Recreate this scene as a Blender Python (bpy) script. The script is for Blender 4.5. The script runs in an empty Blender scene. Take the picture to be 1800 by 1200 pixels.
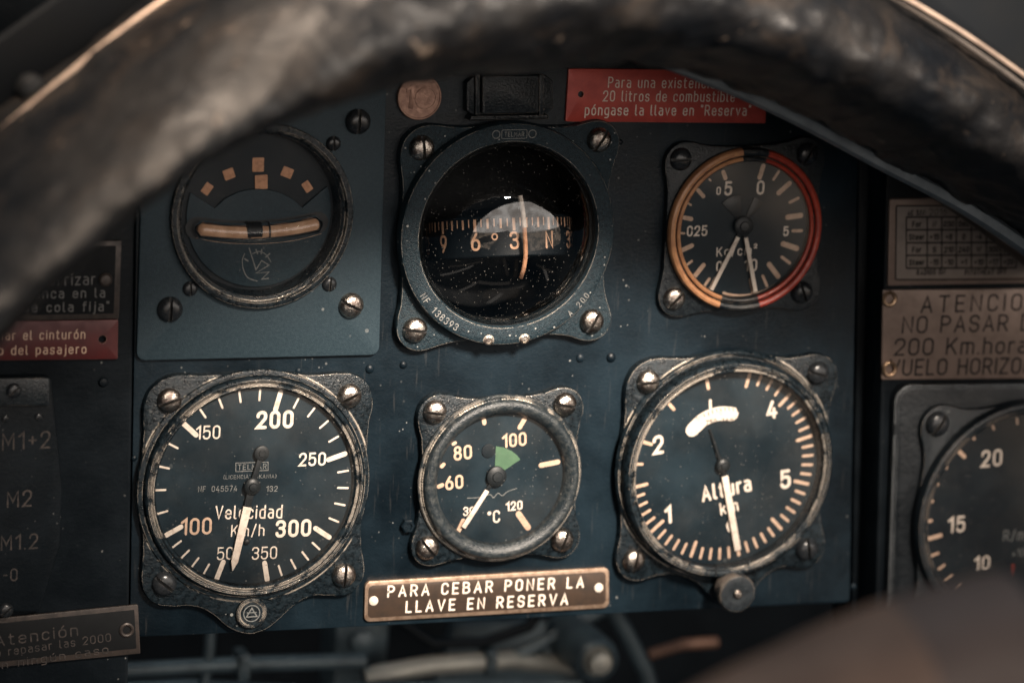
import bpy, bmesh, math, random
from math import sin, cos, pi, radians, sqrt, atan2, hypot
from mathutils import Matrix, Vector, noise

C = bpy.context.scene.collection
SC = bpy.context.scene
random.seed(7)

# ------------------------------------------------------------------ camera
# The panel is a plane; local frame (x right, y up, z out of the panel, millimetres)
# becomes world (x, -z, y) in metres.
YAW, PITCH, ROLL = radians(-19.95), radians(-13.4), radians(2.49)
FPX, DIST = 6000.0, 1200.0
cy, sy, cp, sp, cr, sr = cos(YAW), sin(YAW), cos(PITCH), sin(PITCH), cos(ROLL), sin(ROLL)
RM = (Matrix(((cy, 0, sy), (0, 1, 0), (-sy, 0, cy))) @ Matrix(((1, 0, 0), (0, cp, -sp), (0, sp, cp)))
      @ Matrix(((cr, -sr, 0), (sr, cr, 0), (0, 0, 1))))
CAM = RM @ Vector((0, 0, DIST))
L2W = Matrix(((1, 0, 0), (0, 0, -1), (0, 1, 0)))


def P(u, v, h=0.0):
    """panel coordinates (mm) of the point at height h that the photograph shows at pixel u, v"""
    d = RM @ Vector(((u - 900) / FPX, -(v - 600) / FPX, -1))
    t = (h - CAM.z) / d.z
    p = CAM + d * t
    return p.x, p.y


def W(x, y, z):
    return Vector((x, -z, y)) * 0.001


cam = bpy.data.cameras.new('camera')
cam_o = bpy.data.objects.new('camera', cam)
C.objects.link(cam_o)
cam.sensor_width = 36
cam.lens = 36 * FPX / 1800
cam.clip_start = 0.01
cam.clip_end = 50
m4 = (L2W @ RM).to_4x4()
m4.translation = W(*CAM)
cam_o.matrix_world = m4
cam.dof.use_dof = True
cam.dof.focus_distance = (DIST - 20) * 0.001
cam.dof.aperture_fstop = 6.0
SC.camera = cam_o

# ------------------------------------------------------------------ light
SC.view_settings.view_transform = 'Standard'
SC.view_settings.look = 'None'
SC.view_settings.exposure = 0.0
SC.view_settings.gamma = 1.0
SC.view_settings.use_curve_mapping = False
SC.render.engine = 'CYCLES'
SC.cycles.use_denoising = True
SC.cycles.transparent_max_bounces = 12
SC.cycles.max_bounces = 6
SC.cycles.caustics_reflective = False
SC.cycles.caustics_refractive = False


class NT:
    def __init__(s, tree):
        s.t = tree
        tree.nodes.clear()

    def n(s, typ, ins=None, **kw):
        nd = s.t.nodes.new(typ)
        for k, v in kw.items():
            setattr(nd, k, v)
        for k, v in (ins or {}).items():
            sock = nd.inputs[k]
            if isinstance(v, bpy.types.NodeSocket):
                s.t.links.new(v, sock)
            else:
                sock.default_value = v
        return nd

    def math(s, op, a, b=0.0, c=None, clamp=False):
        ins = {0: a, 1: b}
        if c is not None:
            ins[2] = c
        return s.n('ShaderNodeMath', ins, operation=op, use_clamp=clamp).outputs[0]

    def mix(s, f, a, b):
        nd = s.n('ShaderNodeMix', data_type='RGBA')
        for k, v in ((0, f), (6, a), (7, b)):
            if isinstance(v, bpy.types.NodeSocket):
                s.t.links.new(v, nd.inputs[k])
            else:
                nd.inputs[k].default_value = v
        return nd.outputs[2]

    def ramp(s, f, a, b):
        return s.n('ShaderNodeMapRange', {0: f, 1: a, 2: b, 3: 0.0, 4: 1.0}, interpolation_type='SMOOTHSTEP').outputs[0]


def rgb(c):
    return (c[0], c[1], c[2], 1.0)


world = bpy.data.worlds.new('World')
SC.world = world
world.use_nodes = True
nt = NT(world.node_tree)
tc = nt.n('ShaderNodeTexCoord').outputs['Generated']


def dot(v):
    return nt.n('ShaderNodeVectorMath', {0: tc, 1: v}, operation='DOT_PRODUCT').outputs['Value']


ya = radians(17)
fwd = dot((sin(ya), -cos(ya), 0.0))
rgt = dot((cos(ya), sin(ya), 0.0))
upv = dot((0, 0, 1))
fs = nt.math('MAXIMUM', fwd, 0.05)
ax = nt.math('DIVIDE', rgt, fs)
ay = nt.math('DIVIDE', upv, fs)
e1 = nt.math('POWER', nt.math('DIVIDE', ax, 0.98), 2.0)
e2 = nt.math('POWER', nt.math('DIVIDE', nt.math('ADD', ay, 0.36), 0.80), 2.0)
dome = nt.ramp(nt.math('ADD', e1, e2), 1.03, 0.97)
dome = nt.math('MULTIPLY', dome, nt.ramp(ay, -0.365, -0.345))
dome = nt.math('MULTIPLY', dome, nt.ramp(fwd, 0.05, 0.1))
# somebody's dark shape low in the opening
e3 = nt.math('ADD', nt.math('POWER', nt.math('DIVIDE', nt.math('ADD', ax, 0.12), 0.36), 2.0),
             nt.math('POWER', nt.math('DIVIDE', nt.math('ADD', ay, 0.36), 0.26), 2.0))
dome = nt.math('MULTIPLY', dome, nt.ramp(e3, 0.9, 1.1))
cl = nt.n('ShaderNodeTexNoise', {'Vector': tc, 'Scale': 5.0, 'Detail': 5.0}).outputs[0]
skyc = nt.mix(nt.ramp(cl, 0.35, 0.68), rgb((1.6, 1.4, 1.25)), rgb((3.7, 3.45, 3.2)))
land = nt.mix(nt.ramp(nt.n('ShaderNodeTexNoise', {'Vector': tc, 'Scale': 14.0}).outputs[0], 0.4, 0.6), rgb((0.3, 0.25, 0.2)), rgb((0.95, 0.72, 0.54)))
skyc = nt.mix(nt.ramp(ay, -0.07, -0.03), land, skyc)
# cockpit round the opening: dark, a touch bluish, paler towards the open canopy overhead
top = nt.ramp(upv, 0.45, 1.0)
base = nt.mix(top, rgb((0.012, 0.022, 0.031)), rgb((0.26, 0.36, 0.44)))
# rails, straps and the seat edge of the cockpit behind
for d1, d2, wd, col in (((-.63, -.35, -.69), (-.35, -.75, -.56), .016, .40), ((-.34, -.38, -.86), (-.23, -.57, -.79), .018, .35), ((.66, -.52, -.54), (.70, -.32, -.64), .018, .40),
                        ((.58, -.63, -.51), (.76, -.33, -.57), .012, .12), ((-.60, -.55, -.58), (-.24, -.84, -.49), .012, .12), ((.09, -.88, -.46), (.17, -.75, -.64), .022, .10),
                        ((.28, -.84, -.47), (.29, -.69, -.66), .03, .06), ((-.18, -.61, -.77), (.22, -.62, -.76), .030, .18), ((.03, -.53, -.85), (.41, -.49, -.77), .022, .16),
                        ((-.05, -.45, -.89), (.36, -.42, -.83), .10, .07), ((.06, -.32, -.95), (.14, -.44, -.89), .03, .35)):
    d1, d2 = Vector(d1).normalized(), Vector(d2).normalized()
    mid = (d1 + d2).normalized()
    nn = d1.cross(d2).normalized()
    k = nt.ramp(nt.math('ABSOLUTE', dot(nn)), wd * 1.25, wd * 0.7)
    k = nt.math('MULTIPLY', k, nt.ramp(dot(mid), mid.dot(d1) - 0.01, mid.dot(d1) + 0.002))
    base = nt.mix(k, base, rgb((col, col * .92, col * .85)))
allc = nt.mix(dome, base, skyc)
bg = nt.n('ShaderNodeBackground', {'Color': allc, 'Strength': 1.0})
nt.n('ShaderNodeOutputWorld', {'Surface': bg.outputs[0]})


def area(name, pos, target, size, energy, col, spread=180):
    l = bpy.data.lights.new(name, 'AREA')
    l.shape = 'DISK'
    l.size = size
    l.energy = energy
    l.color = col
    l.spread = radians(spread)
    o = bpy.data.objects.new(name, l)
    C.objects.link(o)
    p, t = W(*pos), W(*target)
    o.location = p
    o.rotation_euler = (t - p).to_track_quat('-Z', 'Y').to_euler()
    return o


def spot(name, pos, target, radius, energy, col, cone):
    l = bpy.data.lights.new(name, 'SPOT')
    l.shadow_soft_size = radius
    l.energy = energy
    l.color = col
    l.spot_size = radians(cone)
    l.spot_blend = 1.0
    o = bpy.data.objects.new(name, l)
    C.objects.link(o)
    p, t = W(*pos), W(*target)
    o.location = p
    o.rotation_euler = (t - p).to_track_quat('-Z', 'Y').to_euler()
    return o


spot('key_lamp', (120, 625, 870), (8, -12, 0), 0.10, 205.0, (1.0, 0.86, 0.73), 19.5)
area('sky_lamp', (-260, 520, 120), (-110, 110, 130), 0.20, 0.42, (1.0, 0.78, 0.60), 50)


# ------------------------------------------------------------------ materials
def mat(name, col, rough=0.5, metal=0.0, col2=None, vs=200.0, vr=(0.35, 0.7), wear=None, wr=0.5, wg=4.0, wn=0.45,
        dust=0.0, ds=600.0, dcol=(0.42, 0.42, 0.40), dcl=(0.5, 0.72), bump=0.0, bs=1500.0, spec=0.5, rvar=0.12, scratch=0.0, rnd=0.0, coat=0.0, patch=None, fleck=None):
    m = bpy.data.materials.new(name)
    m.use_nodes = True
    n = NT(m.node_tree)
    co = n.n('ShaderNodeTexCoord').outputs['Object']
    oi = n.n('ShaderNodeObjectInfo').outputs['Random']
    off = n.n('ShaderNodeCombineXYZ', {0: oi, 1: oi, 2: oi}).outputs[0]
    co = n.n('ShaderNodeVectorMath', {0: co, 1: off}, operation='ADD').outputs[0]
    nz = n.n('ShaderNodeTexNoise', {'Vector': co, 'Scale': vs, 'Detail': 6.0, 'Roughness': 0.62}).outputs[0]
    c = rgb(col)
    if col2:
        c = n.mix(n.ramp(nz, *vr), rgb(col), rgb(col2))
    r = n.math('ADD', n.math('MULTIPLY', n.math('SUBTRACT', nz, 0.5), rvar * 4), rough, clamp=True)
    mt = metal
    if patch:
        p1 = n.n('ShaderNodeTexNoise', {'Vector': co, 'Scale': 42.0, 'Detail': 5.0, 'Roughness': 0.6, 'Distortion': 0.8}).outputs[0]
        c = n.mix(n.ramp(p1, 0.50, 0.68), c, rgb(patch))
    if fleck:
        p2 = n.n('ShaderNodeTexNoise', {'Vector': co, 'Scale': 95.0, 'Detail': 3.0, 'Roughness': 0.55, 'Distortion': 1.2}).outputs[0]
        c = n.mix(n.ramp(p2, 0.66, 0.74), c, rgb(fleck))
    if rnd:
        c = n.mix(n.math('MULTIPLY', oi, rnd), c, rgb((0.05, 0.035, 0.03)))
    if wear:
        bv = n.n('ShaderNodeBevel', {'Radius': wr * 0.001}, samples=6).outputs[0]
        ge = n.n('ShaderNodeNewGeometry')
        d = n.n('ShaderNodeVectorMath', {0: bv, 1: ge.outputs['True Normal']}, operation='DOT_PRODUCT').outputs['Value']
        e = n.math('MULTIPLY', n.math('SUBTRACT', 1.0, d), wg)
        pz = n.n('ShaderNodeTexNoise', {'Vector': co, 'Scale': 95.0, 'Detail': 4.0, 'Roughness': 0.65}).outputs[0]
        e = n.math('MULTIPLY', n.math('MINIMUM', e, 0.62), n.n('ShaderNodeMapRange', {0: pz, 1: 0.36, 2: 0.60, 3: 0.45, 4: 1.25}).outputs[0])
        wz = n.n('ShaderNodeTexNoise', {'Vector': co, 'Scale': 420.0, 'Detail': 8.0, 'Roughness': 0.75}).outputs[0]
        w = n.ramp(n.math('ADD', e, n.math('SUBTRACT', wz, 0.5)), wn, wn + 0.14)
        c = n.mix(w, c, rgb(wear))
        r = n.math('ADD', r, n.math('MULTIPLY', w, -0.12), clamp=True)
        mt = n.math('MAXIMUM', n.math('MULTIPLY', w, 0.25), metal)
    if scratch:
        st = n.n('ShaderNodeVectorMath', {0: co, 1: (900.0, 60.0, 900.0)}, operation='MULTIPLY').outputs[0]
        sz = n.n('ShaderNodeTexNoise', {'Vector': st, 'Scale': 1.0, 'Detail': 3.0}).outputs[0]
        c = n.mix(n.math('MULTIPLY', n.ramp(sz, 0.62, 0.75), scratch), c, rgb((0.35, 0.32, 0.29)))
    if dust:
        vo = n.n('ShaderNodeTexVoronoi', {'Vector': co, 'Scale': ds})
        rd = n.n('ShaderNodeSeparateColor', {0: vo.outputs['Color']})
        rr = n.math('MULTIPLY', n.math('POWER', rd.outputs[0], 16.0), 0.40)
        sp_ = n.math('MULTIPLY', n.ramp(n.math('SUBTRACT', rr, vo.outputs['Distance']), -0.02, 0.05), dust)
        cl_ = n.n('ShaderNodeTexNoise', {'Vector': co, 'Scale': 60.0, 'Detail': 2.0}).outputs[0]
        sp_ = n.math('MULTIPLY', sp_, n.ramp(cl_, *dcl))
        c = n.mix(sp_, c, rgb(dcol))
    ins = {'Base Color': c, 'Roughness': r, 'Metallic': mt, 'Specular IOR Level': spec, 'Coat Weight': coat}
    if bump:
        bz = n.n('ShaderNodeTexNoise', {'Vector': co, 'Scale': bs, 'Detail': 4.0, 'Roughness': 0.6}).outputs[0]
        ins['Normal'] = n.n('ShaderNodeBump', {'Height': bz, 'Strength': bump, 'Distance': 0.0006}).outputs[0]
    b = n.n('ShaderNodeBsdfPrincipled', ins)
    n.n('ShaderNodeOutputMaterial', {'Surface': b.outputs[0]})
    return m


def glass_mat(name, rough=0.03, tint=(1, 1, 1), ior=1.45, dust=0.0, haze=0.0, gain=1.0, dscale=900.0):
    m = bpy.data.materials.new(name)
    m.use_nodes = True
    n = NT(m.node_tree)
    co = n.n('ShaderNodeTexCoord').outputs['Object']
    fr = n.n('ShaderNodeFresnel', {'IOR': ior}).outputs[0]
    fr = n.math('MULTIPLY', fr, gain, clamp=True)
    tr = n.n('ShaderNodeBsdfTransparent', {'Color': rgb(tint)})
    gl = n.n('ShaderNodeBsdfGlossy', {'Color': (1, 1, 1, 1), 'Roughness': rough})
    mx = n.n('ShaderNodeMixShader', {0: fr, 1: tr.outputs[0], 2: gl.outputs[0]}).outputs[0]
    if dust or haze:
        vo = n.n('ShaderNodeTexVoronoi', {'Vector': co, 'Scale': dscale})
        rd = n.n('ShaderNodeSeparateColor', {0: vo.outputs['Color']})
        rr = n.math('MULTIPLY', n.math('POWER', rd.outputs[0], 6.0), 0.30)
        s_ = n.math('MULTIPLY', n.ramp(n.math('SUBTRACT', rr, vo.outputs['Distance']), -0.02, 0.04), dust)
        hz = n.n('ShaderNodeTexNoise', {'Vector': co, 'Scale': 45.0, 'Detail': 5.0, 'Roughness': 0.6}).outputs[0]
        s_ = n.math('ADD', s_, n.math('MULTIPLY', n.ramp(hz, 0.35, 0.8), haze), clamp=True)
        df = n.n('ShaderNodeBsdfDiffuse', {'Color': (0.5, 0.47, 0.43, 1)})
        mx = n.n('ShaderNodeMixShader', {0: s_, 1: mx, 2: df.outputs[0]}).outputs[0]
    n.n('ShaderNodeOutputMaterial', {'Surface': mx})
    return m


WEAR = (0.62, 0.54, 0.45)
M = {}
M['panel'] = mat('panel_paint', (0.0018, 0.0048, 0.0078), 0.42, 0, (0.0082, 0.0180, 0.0265), 26, (0.3, 0.75), scratch=.04, spec=.22, dust=0.5, ds=800, bump=0.25, bs=900, rvar=.1)
M['side'] = mat('side_panel_paint', (0.003, 0.005, 0.007), 0.5, 0, (0.005, 0.008, 0.011), 60, spec=.14, bump=0.25, bs=700, dust=.3, ds=800)
M['plate'] = mat('mounting_plate_paint', (0.021, 0.037, 0.048), 0.48, 0, (0.029, 0.048, 0.060), 900, spec=.25, bump=0.35, bs=2600, dust=0.4, ds=500, rvar=.05)
M['crackle'] = mat('worn_black_enamel', (0.003, 0.0055, 0.0075), 0.30, 0, (0.011, 0.019, 0.025), 500, wear=WEAR, wr=0.8, wg=7.0, wn=0.44, spec=.32, dust=0.6, ds=500, bump=0.6, bs=1300)
M['grey_bezel'] = mat('rubbed_grey_enamel', (0.012, 0.018, 0.022), 0.34, 0, (0.045, 0.050, 0.050), 500, (0.4, 0.72), wear=WEAR, wr=0.8, wg=7.0, wn=0.40, bump=0.5, bs=1300)
M['crackle_less'] = mat('black_enamel', (0.006, 0.009, 0.012), 0.36, 0, (0.012, 0.018, 0.022), 400, wear=(0.34, 0.28, 0.23), wr=0.6, wg=6.0, wn=0.48, dust=0.4, ds=420, bump=0.5, bs=1300)
M['speckle'] = mat('speckled_compass_enamel', (0.0075, 0.0165, 0.023), 0.42, 0, (0.018, 0.036, 0.047), 900, spec=.35, wear=WEAR, wr=0.8, wg=7.0, wn=0.36, dcl=(0.2, 0.5), dust=0.8, ds=850, bump=0.8, bs=2200)
M['dial'] = mat('dial_paint', (0.0052, 0.0122, 0.0175), 0.48, 0, (0.0115, 0.0245, 0.034), 40, spec=.25, dust=0.2, ds=420, rvar=.06)
M['dial_dark'] = mat('dark_dial_paint', (0.006, 0.0095, 0.013), 0.48, 0, (0.010, 0.0155, 0.020), 60, spec=.25, dust=0.4, ds=420)
M['cream'] = mat('cream_paint', (0.80, 0.70, 0.60), 0.55, 0, (0.55, 0.44, 0.36), 420, (0.42, 0.75), dust=0.7, ds=1100, dcol=(0.06, 0.06, 0.06), dcl=(0.35, 0.6))
M['aged'] = mat('aged_luminous_paint', (0.62, 0.44, 0.32), 0.6, 0, (0.46, 0.29, 0.20), 500, (0.4, 0.75))
M['orange'] = mat('brown_luminous_paint', (0.62, 0.32, 0.18), 0.6, 0, (0.46, 0.22, 0.12), 700, (0.4, 0.7), bump=.3)
M['card'] = mat('compass_card_paint', (0.85, 0.52, 0.34), 0.6, 0, (0.68, 0.38, 0.23), 500, (0.4, 0.7))
M['grimy_letters'] = mat('grimy_letter_paint', (0.11, 0.105, 0.10), 0.6, 0, (0.06, 0.06, 0.06), 800)  # letter colour lowered to hold the shade at the left edge
M['pale'] = mat('pale_stamped_filling', (0.30, 0.29, 0.27), 0.6, 0, (0.14, 0.14, 0.14), 900, (0.4, 0.65))
M['faint'] = mat('faded_print', (0.20, 0.20, 0.19), 0.6, 0, (0.11, 0.12, 0.12), 1500)
M['yellow'] = mat('yellow_arc_paint', (0.58, 0.29, 0.14), 0.36, 0, (0.40, 0.18, 0.09), 300, wear=(0.03, 0.03, 0.03), wr=0.6, wg=4, wn=0.52)
M['dim'] = mat('grimy_paint', (0.05, 0.038, 0.033), 0.7, 0, (0.018, 0.015, 0.014), 600, (0.35, 0.6))  # lettering darkened to paint in the weak light at the left
M['dull'] = mat('tarnished_brass', (0.055, 0.043, 0.037), 0.5, 0.3, (0.028, 0.023, 0.021), 300)  # brass darkened, the left-edge shade is in its colour
M['dullred'] = mat('grimy_red_plate', (0.085, 0.012, 0.012), 0.5, 0.1, (0.06, 0.009, 0.010), 150, wear=(0.30, 0.2, 0.15), wr=.3, wg=5, wn=.42)  # shaded copy of the red plate colour, for the left edge
M['red'] = mat('red_arc_paint', (0.46, 0.060, 0.032), 0.36, 0, (0.30, 0.033, 0.022), 300, wear=(0.05, 0.02, 0.02), wr=0.6, wg=4, wn=0.52)
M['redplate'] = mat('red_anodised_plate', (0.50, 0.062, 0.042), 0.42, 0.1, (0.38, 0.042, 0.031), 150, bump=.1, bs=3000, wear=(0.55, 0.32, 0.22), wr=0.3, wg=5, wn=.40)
M['black'] = mat('flat_black', (0.006, 0.007, 0.008), 0.55)
M['needleblack'] = mat('needle_black', (0.008, 0.011, 0.013), 0.45)
M['steel'] = mat('worn_screw_steel', (0.66, 0.60, 0.53), 0.30, 1.0, (0.20, 0.16, 0.14), 500, (0.42, 0.62), bump=0.4, bs=1500, rnd=0.45)
M['darkscrew'] = mat('black_screw', (0.012, 0.014, 0.016), 0.28, 0, (0.02, 0.022, 0.025), 500, wear=(0.4, 0.33, 0.27), wr=0.35, wg=1.6, wn=0.5)
M['brass'] = mat('dull_brass', (0.42, 0.29, 0.19), 0.36, 1.0, (0.26, 0.17, 0.11), 300, bump=.2)
M['bronze'] = mat('bronze_placard', (0.075, 0.050, 0.036), 0.42, 0.35, (0.045, 0.033, 0.026), 220, dust=.5, ds=500)
M['edge_bronze'] = mat('polished_placard_rim', (0.50, 0.36, 0.265), 0.4, 0.7, (0.24, 0.155, 0.105), 320)
M['alu'] = mat('dull_aluminium_label', (0.23, 0.165, 0.135), 0.42, 0.3, (0.17, 0.12, 0.097), 130, bump=.15)
M['alu_pale'] = mat('pale_card', (0.27, 0.22, 0.19), 0.5, 0.1, (0.22, 0.18, 0.155), 130)
M['ink'] = mat('engraved_ink', (0.008, 0.009, 0.010), 0.7, spec=.15)
M['copper'] = mat('copper_coin', (0.32, 0.19, 0.14), 0.45, 0.55, (0.22, 0.125, 0.095), 350, bump=.3, bs=900, wear=(0.5, 0.32, 0.25), wr=.25, wg=1.6, wn=.45)
M['green'] = mat('green_sector_paint', (0.075, 0.155, 0.085), 0.6, 0, (0.055, 0.12, 0.066), 200)
M['leather'] = mat('worn_leather', (0.003, 0.0037, 0.005), 0.48, 0, (0.008, 0.0072, 0.0068), 30, (0.35, 0.7), spec=.32, patch=(0.020, 0.0155, 0.0125), fleck=(0.13, 0.10, 0.078), bump=0.8, bs=260, rvar=.15)
M['brown_leather'] = mat('brown_leather', (0.25, 0.150, 0.104), 0.6, 0, (0.17, 0.103, 0.074), 25, bump=0.3, bs=200)  # brown sheen of the roll put into the colour
M['brown_leather_dark'] = mat('darkened_brown_leather', (0.14, 0.095, 0.078), 0.6, 0, (0.10, 0.068, 0.056), 25, bump=0.3, bs=200)  # same leather, painted as passing into shade
M['black_leather'] = mat('black_leather', (0.032, 0.027, 0.026), 0.6, 0, (0.022, 0.020, 0.020), 25, bump=0.3, bs=200, spec=.3)  # same leather, painted as its shaded end
M['strip'] = mat('rubber_edge_strip', (0.12, 0.145, 0.165), 0.5, 0, (0.08, 0.10, 0.115), 120, bump=.3, bs=400)
M['frame'] = mat('frame_bronze', (0.55, 0.42, 0.33), 0.36, 0.35, (0.32, 0.24, 0.19), 90)
M['framedark'] = mat('frame_dark_paint', (0.09, 0.08, 0.072), 0.42, 0.2, (0.13, 0.11, 0.095), 80)
M['pane'] = mat('smoked_side_panel', (0.010, 0.012, 0.0145), 0.6, 0, (0.014, 0.015, 0.016), 20, spec=.1)
M['worn_plate'] = mat('scuffed_black_plate', (0.004, 0.006, 0.008), 0.42, 0, (0.010, 0.013, 0.016), 120, spec=.3, wear=(0.30, 0.32, 0.33), wr=2.6, wg=6, wn=0.33, bump=.5, bs=500)
M['mech'] = mat('grey_mechanism_paint', (0.075, 0.105, 0.12), 0.4, 0.2, (0.035, 0.05, 0.06), 60)
M['mech_pale'] = mat('pale_tube_metal', (0.36, 0.35, 0.31), 0.4, 0.3, (0.22, 0.22, 0.20), 60)
M['rust'] = mat('reddish_brown_metal', (0.11, 0.055, 0.035), 0.5, 0.2)
M['tube_paint'] = mat('slip_tube_lining', (0.80, 0.50, 0.32), 0.5, 0, (0.6, 0.34, 0.20), 180, (0.35, 0.65))
M['glass'] = glass_mat('instrument_glass', 0.09, dust=0.14, haze=0.030, dscale=1100.0)
M['glass_clean'] = glass_mat('slip_tube_glass', 0.08, ior=1.5)
M['glass_compass'] = glass_mat('compass_glass', 0.012, dust=0.36, haze=0.006, ior=1.5, gain=1.8, dscale=1600.0)


# ------------------------------------------------------------------ mesh builder (millimetres)
def catmull(pts, n):
    out = []
    k = len(pts)
    for i in range(k - 1):
        p0, p1, p2, p3 = pts[max(i - 1, 0)], pts[i], pts[i + 1], pts[min(i + 2, k - 1)]
        for j in range(n):
            t = j / n
            out.append(tuple(0.5 * (2 * b + (c - a) * t + (2 * a - 5 * b + 4 * c - d) * t * t + (3 * b - a - 3 * c + d) * t ** 3)
                             for a, b, c, d in zip(p0, p1, p2, p3)))
    out.append(tuple(pts[-1]))
    return out


def inset(pts, d):
    n = len(pts)
    out = []
    for i in range(n):
        (x0, y0), (x1, y1), (x2, y2) = pts[i - 1], pts[i], pts[(i + 1) % n]
        e1 = Vector((x1 - x0, y1 - y0))
        e2 = Vector((x2 - x1, y2 - y1))
        if e1.length < 1e-7 or e2.length < 1e-7:
            out.append((x1, y1))
            continue
        n1 = Vector((-e1.y, e1.x)).normalized()
        n2 = Vector((-e2.y, e2.x)).normalized()
        b = n1 + n2
        b = b / max(b.length_squared / 2, 0.3)
        out.append((x1 + b.x * d, y1 + b.y * d))
    return out


def rrect(x0, y0, x1, y1, r, n=6):
    out = []
    for cx, cy_, a in ((x1 - r, y0 + r, -90), (x1 - r, y1 - r, 0), (x0 + r, y1 - r, 90), (x0 + r, y0 + r, 180)):
        for i in range(n + 1):
            t = radians(a + 90 * i / n)
            out.append((cx + r * cos(t), cy_ + r * sin(t)))
    return out


def rpoly(corners, r, n=5):
    """polygon (CCW) with rounded corners"""
    return polyround([(x, y, r) for x, y in corners], True, n)


def circ(x, y, r, n=48):
    return [(x + r * cos(2 * pi * i / n), y + r * sin(2 * pi * i / n)) for i in range(n)]


def polyround(pts, closed, n=5):
    out = []
    k = len(pts)
    for i, (x, y, r) in enumerate(pts):
        if r <= 0 or (not closed and i in (0, k - 1)):
            out.append((x, y))
            continue
        p = Vector((x, y))
        a = Vector(pts[i - 1][:2]) - p
        b = Vector(pts[(i + 1) % k][:2]) - p
        la, lb = a.length, b.length
        a.normalize()
        b.normalize()
        ang = a.angle(b, pi)
        if ang > pi - 0.02 or ang < 0.02:
            out.append((x, y))
            continue
        t = min(r / math.tan(ang / 2), la * 0.5 if pts[i - 1][2] > 0 else la, lb * 0.5 if pts[(i + 1) % k][2] > 0 else lb)
        rr = t * math.tan(ang / 2)
        cen = p + (a + b).normalized() * (rr / sin(ang / 2))
        s, e = p + a * t - cen, p + b * t - cen
        a0 = atan2(s.y, s.x)
        da = (atan2(e.y, e.x) - a0 + pi) % (2 * pi) - pi
        for j in range(n + 1):
            q = a0 + da * j / n
            out.append((cen.x + rr * cos(q), cen.y + rr * sin(q)))
    return out


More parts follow.
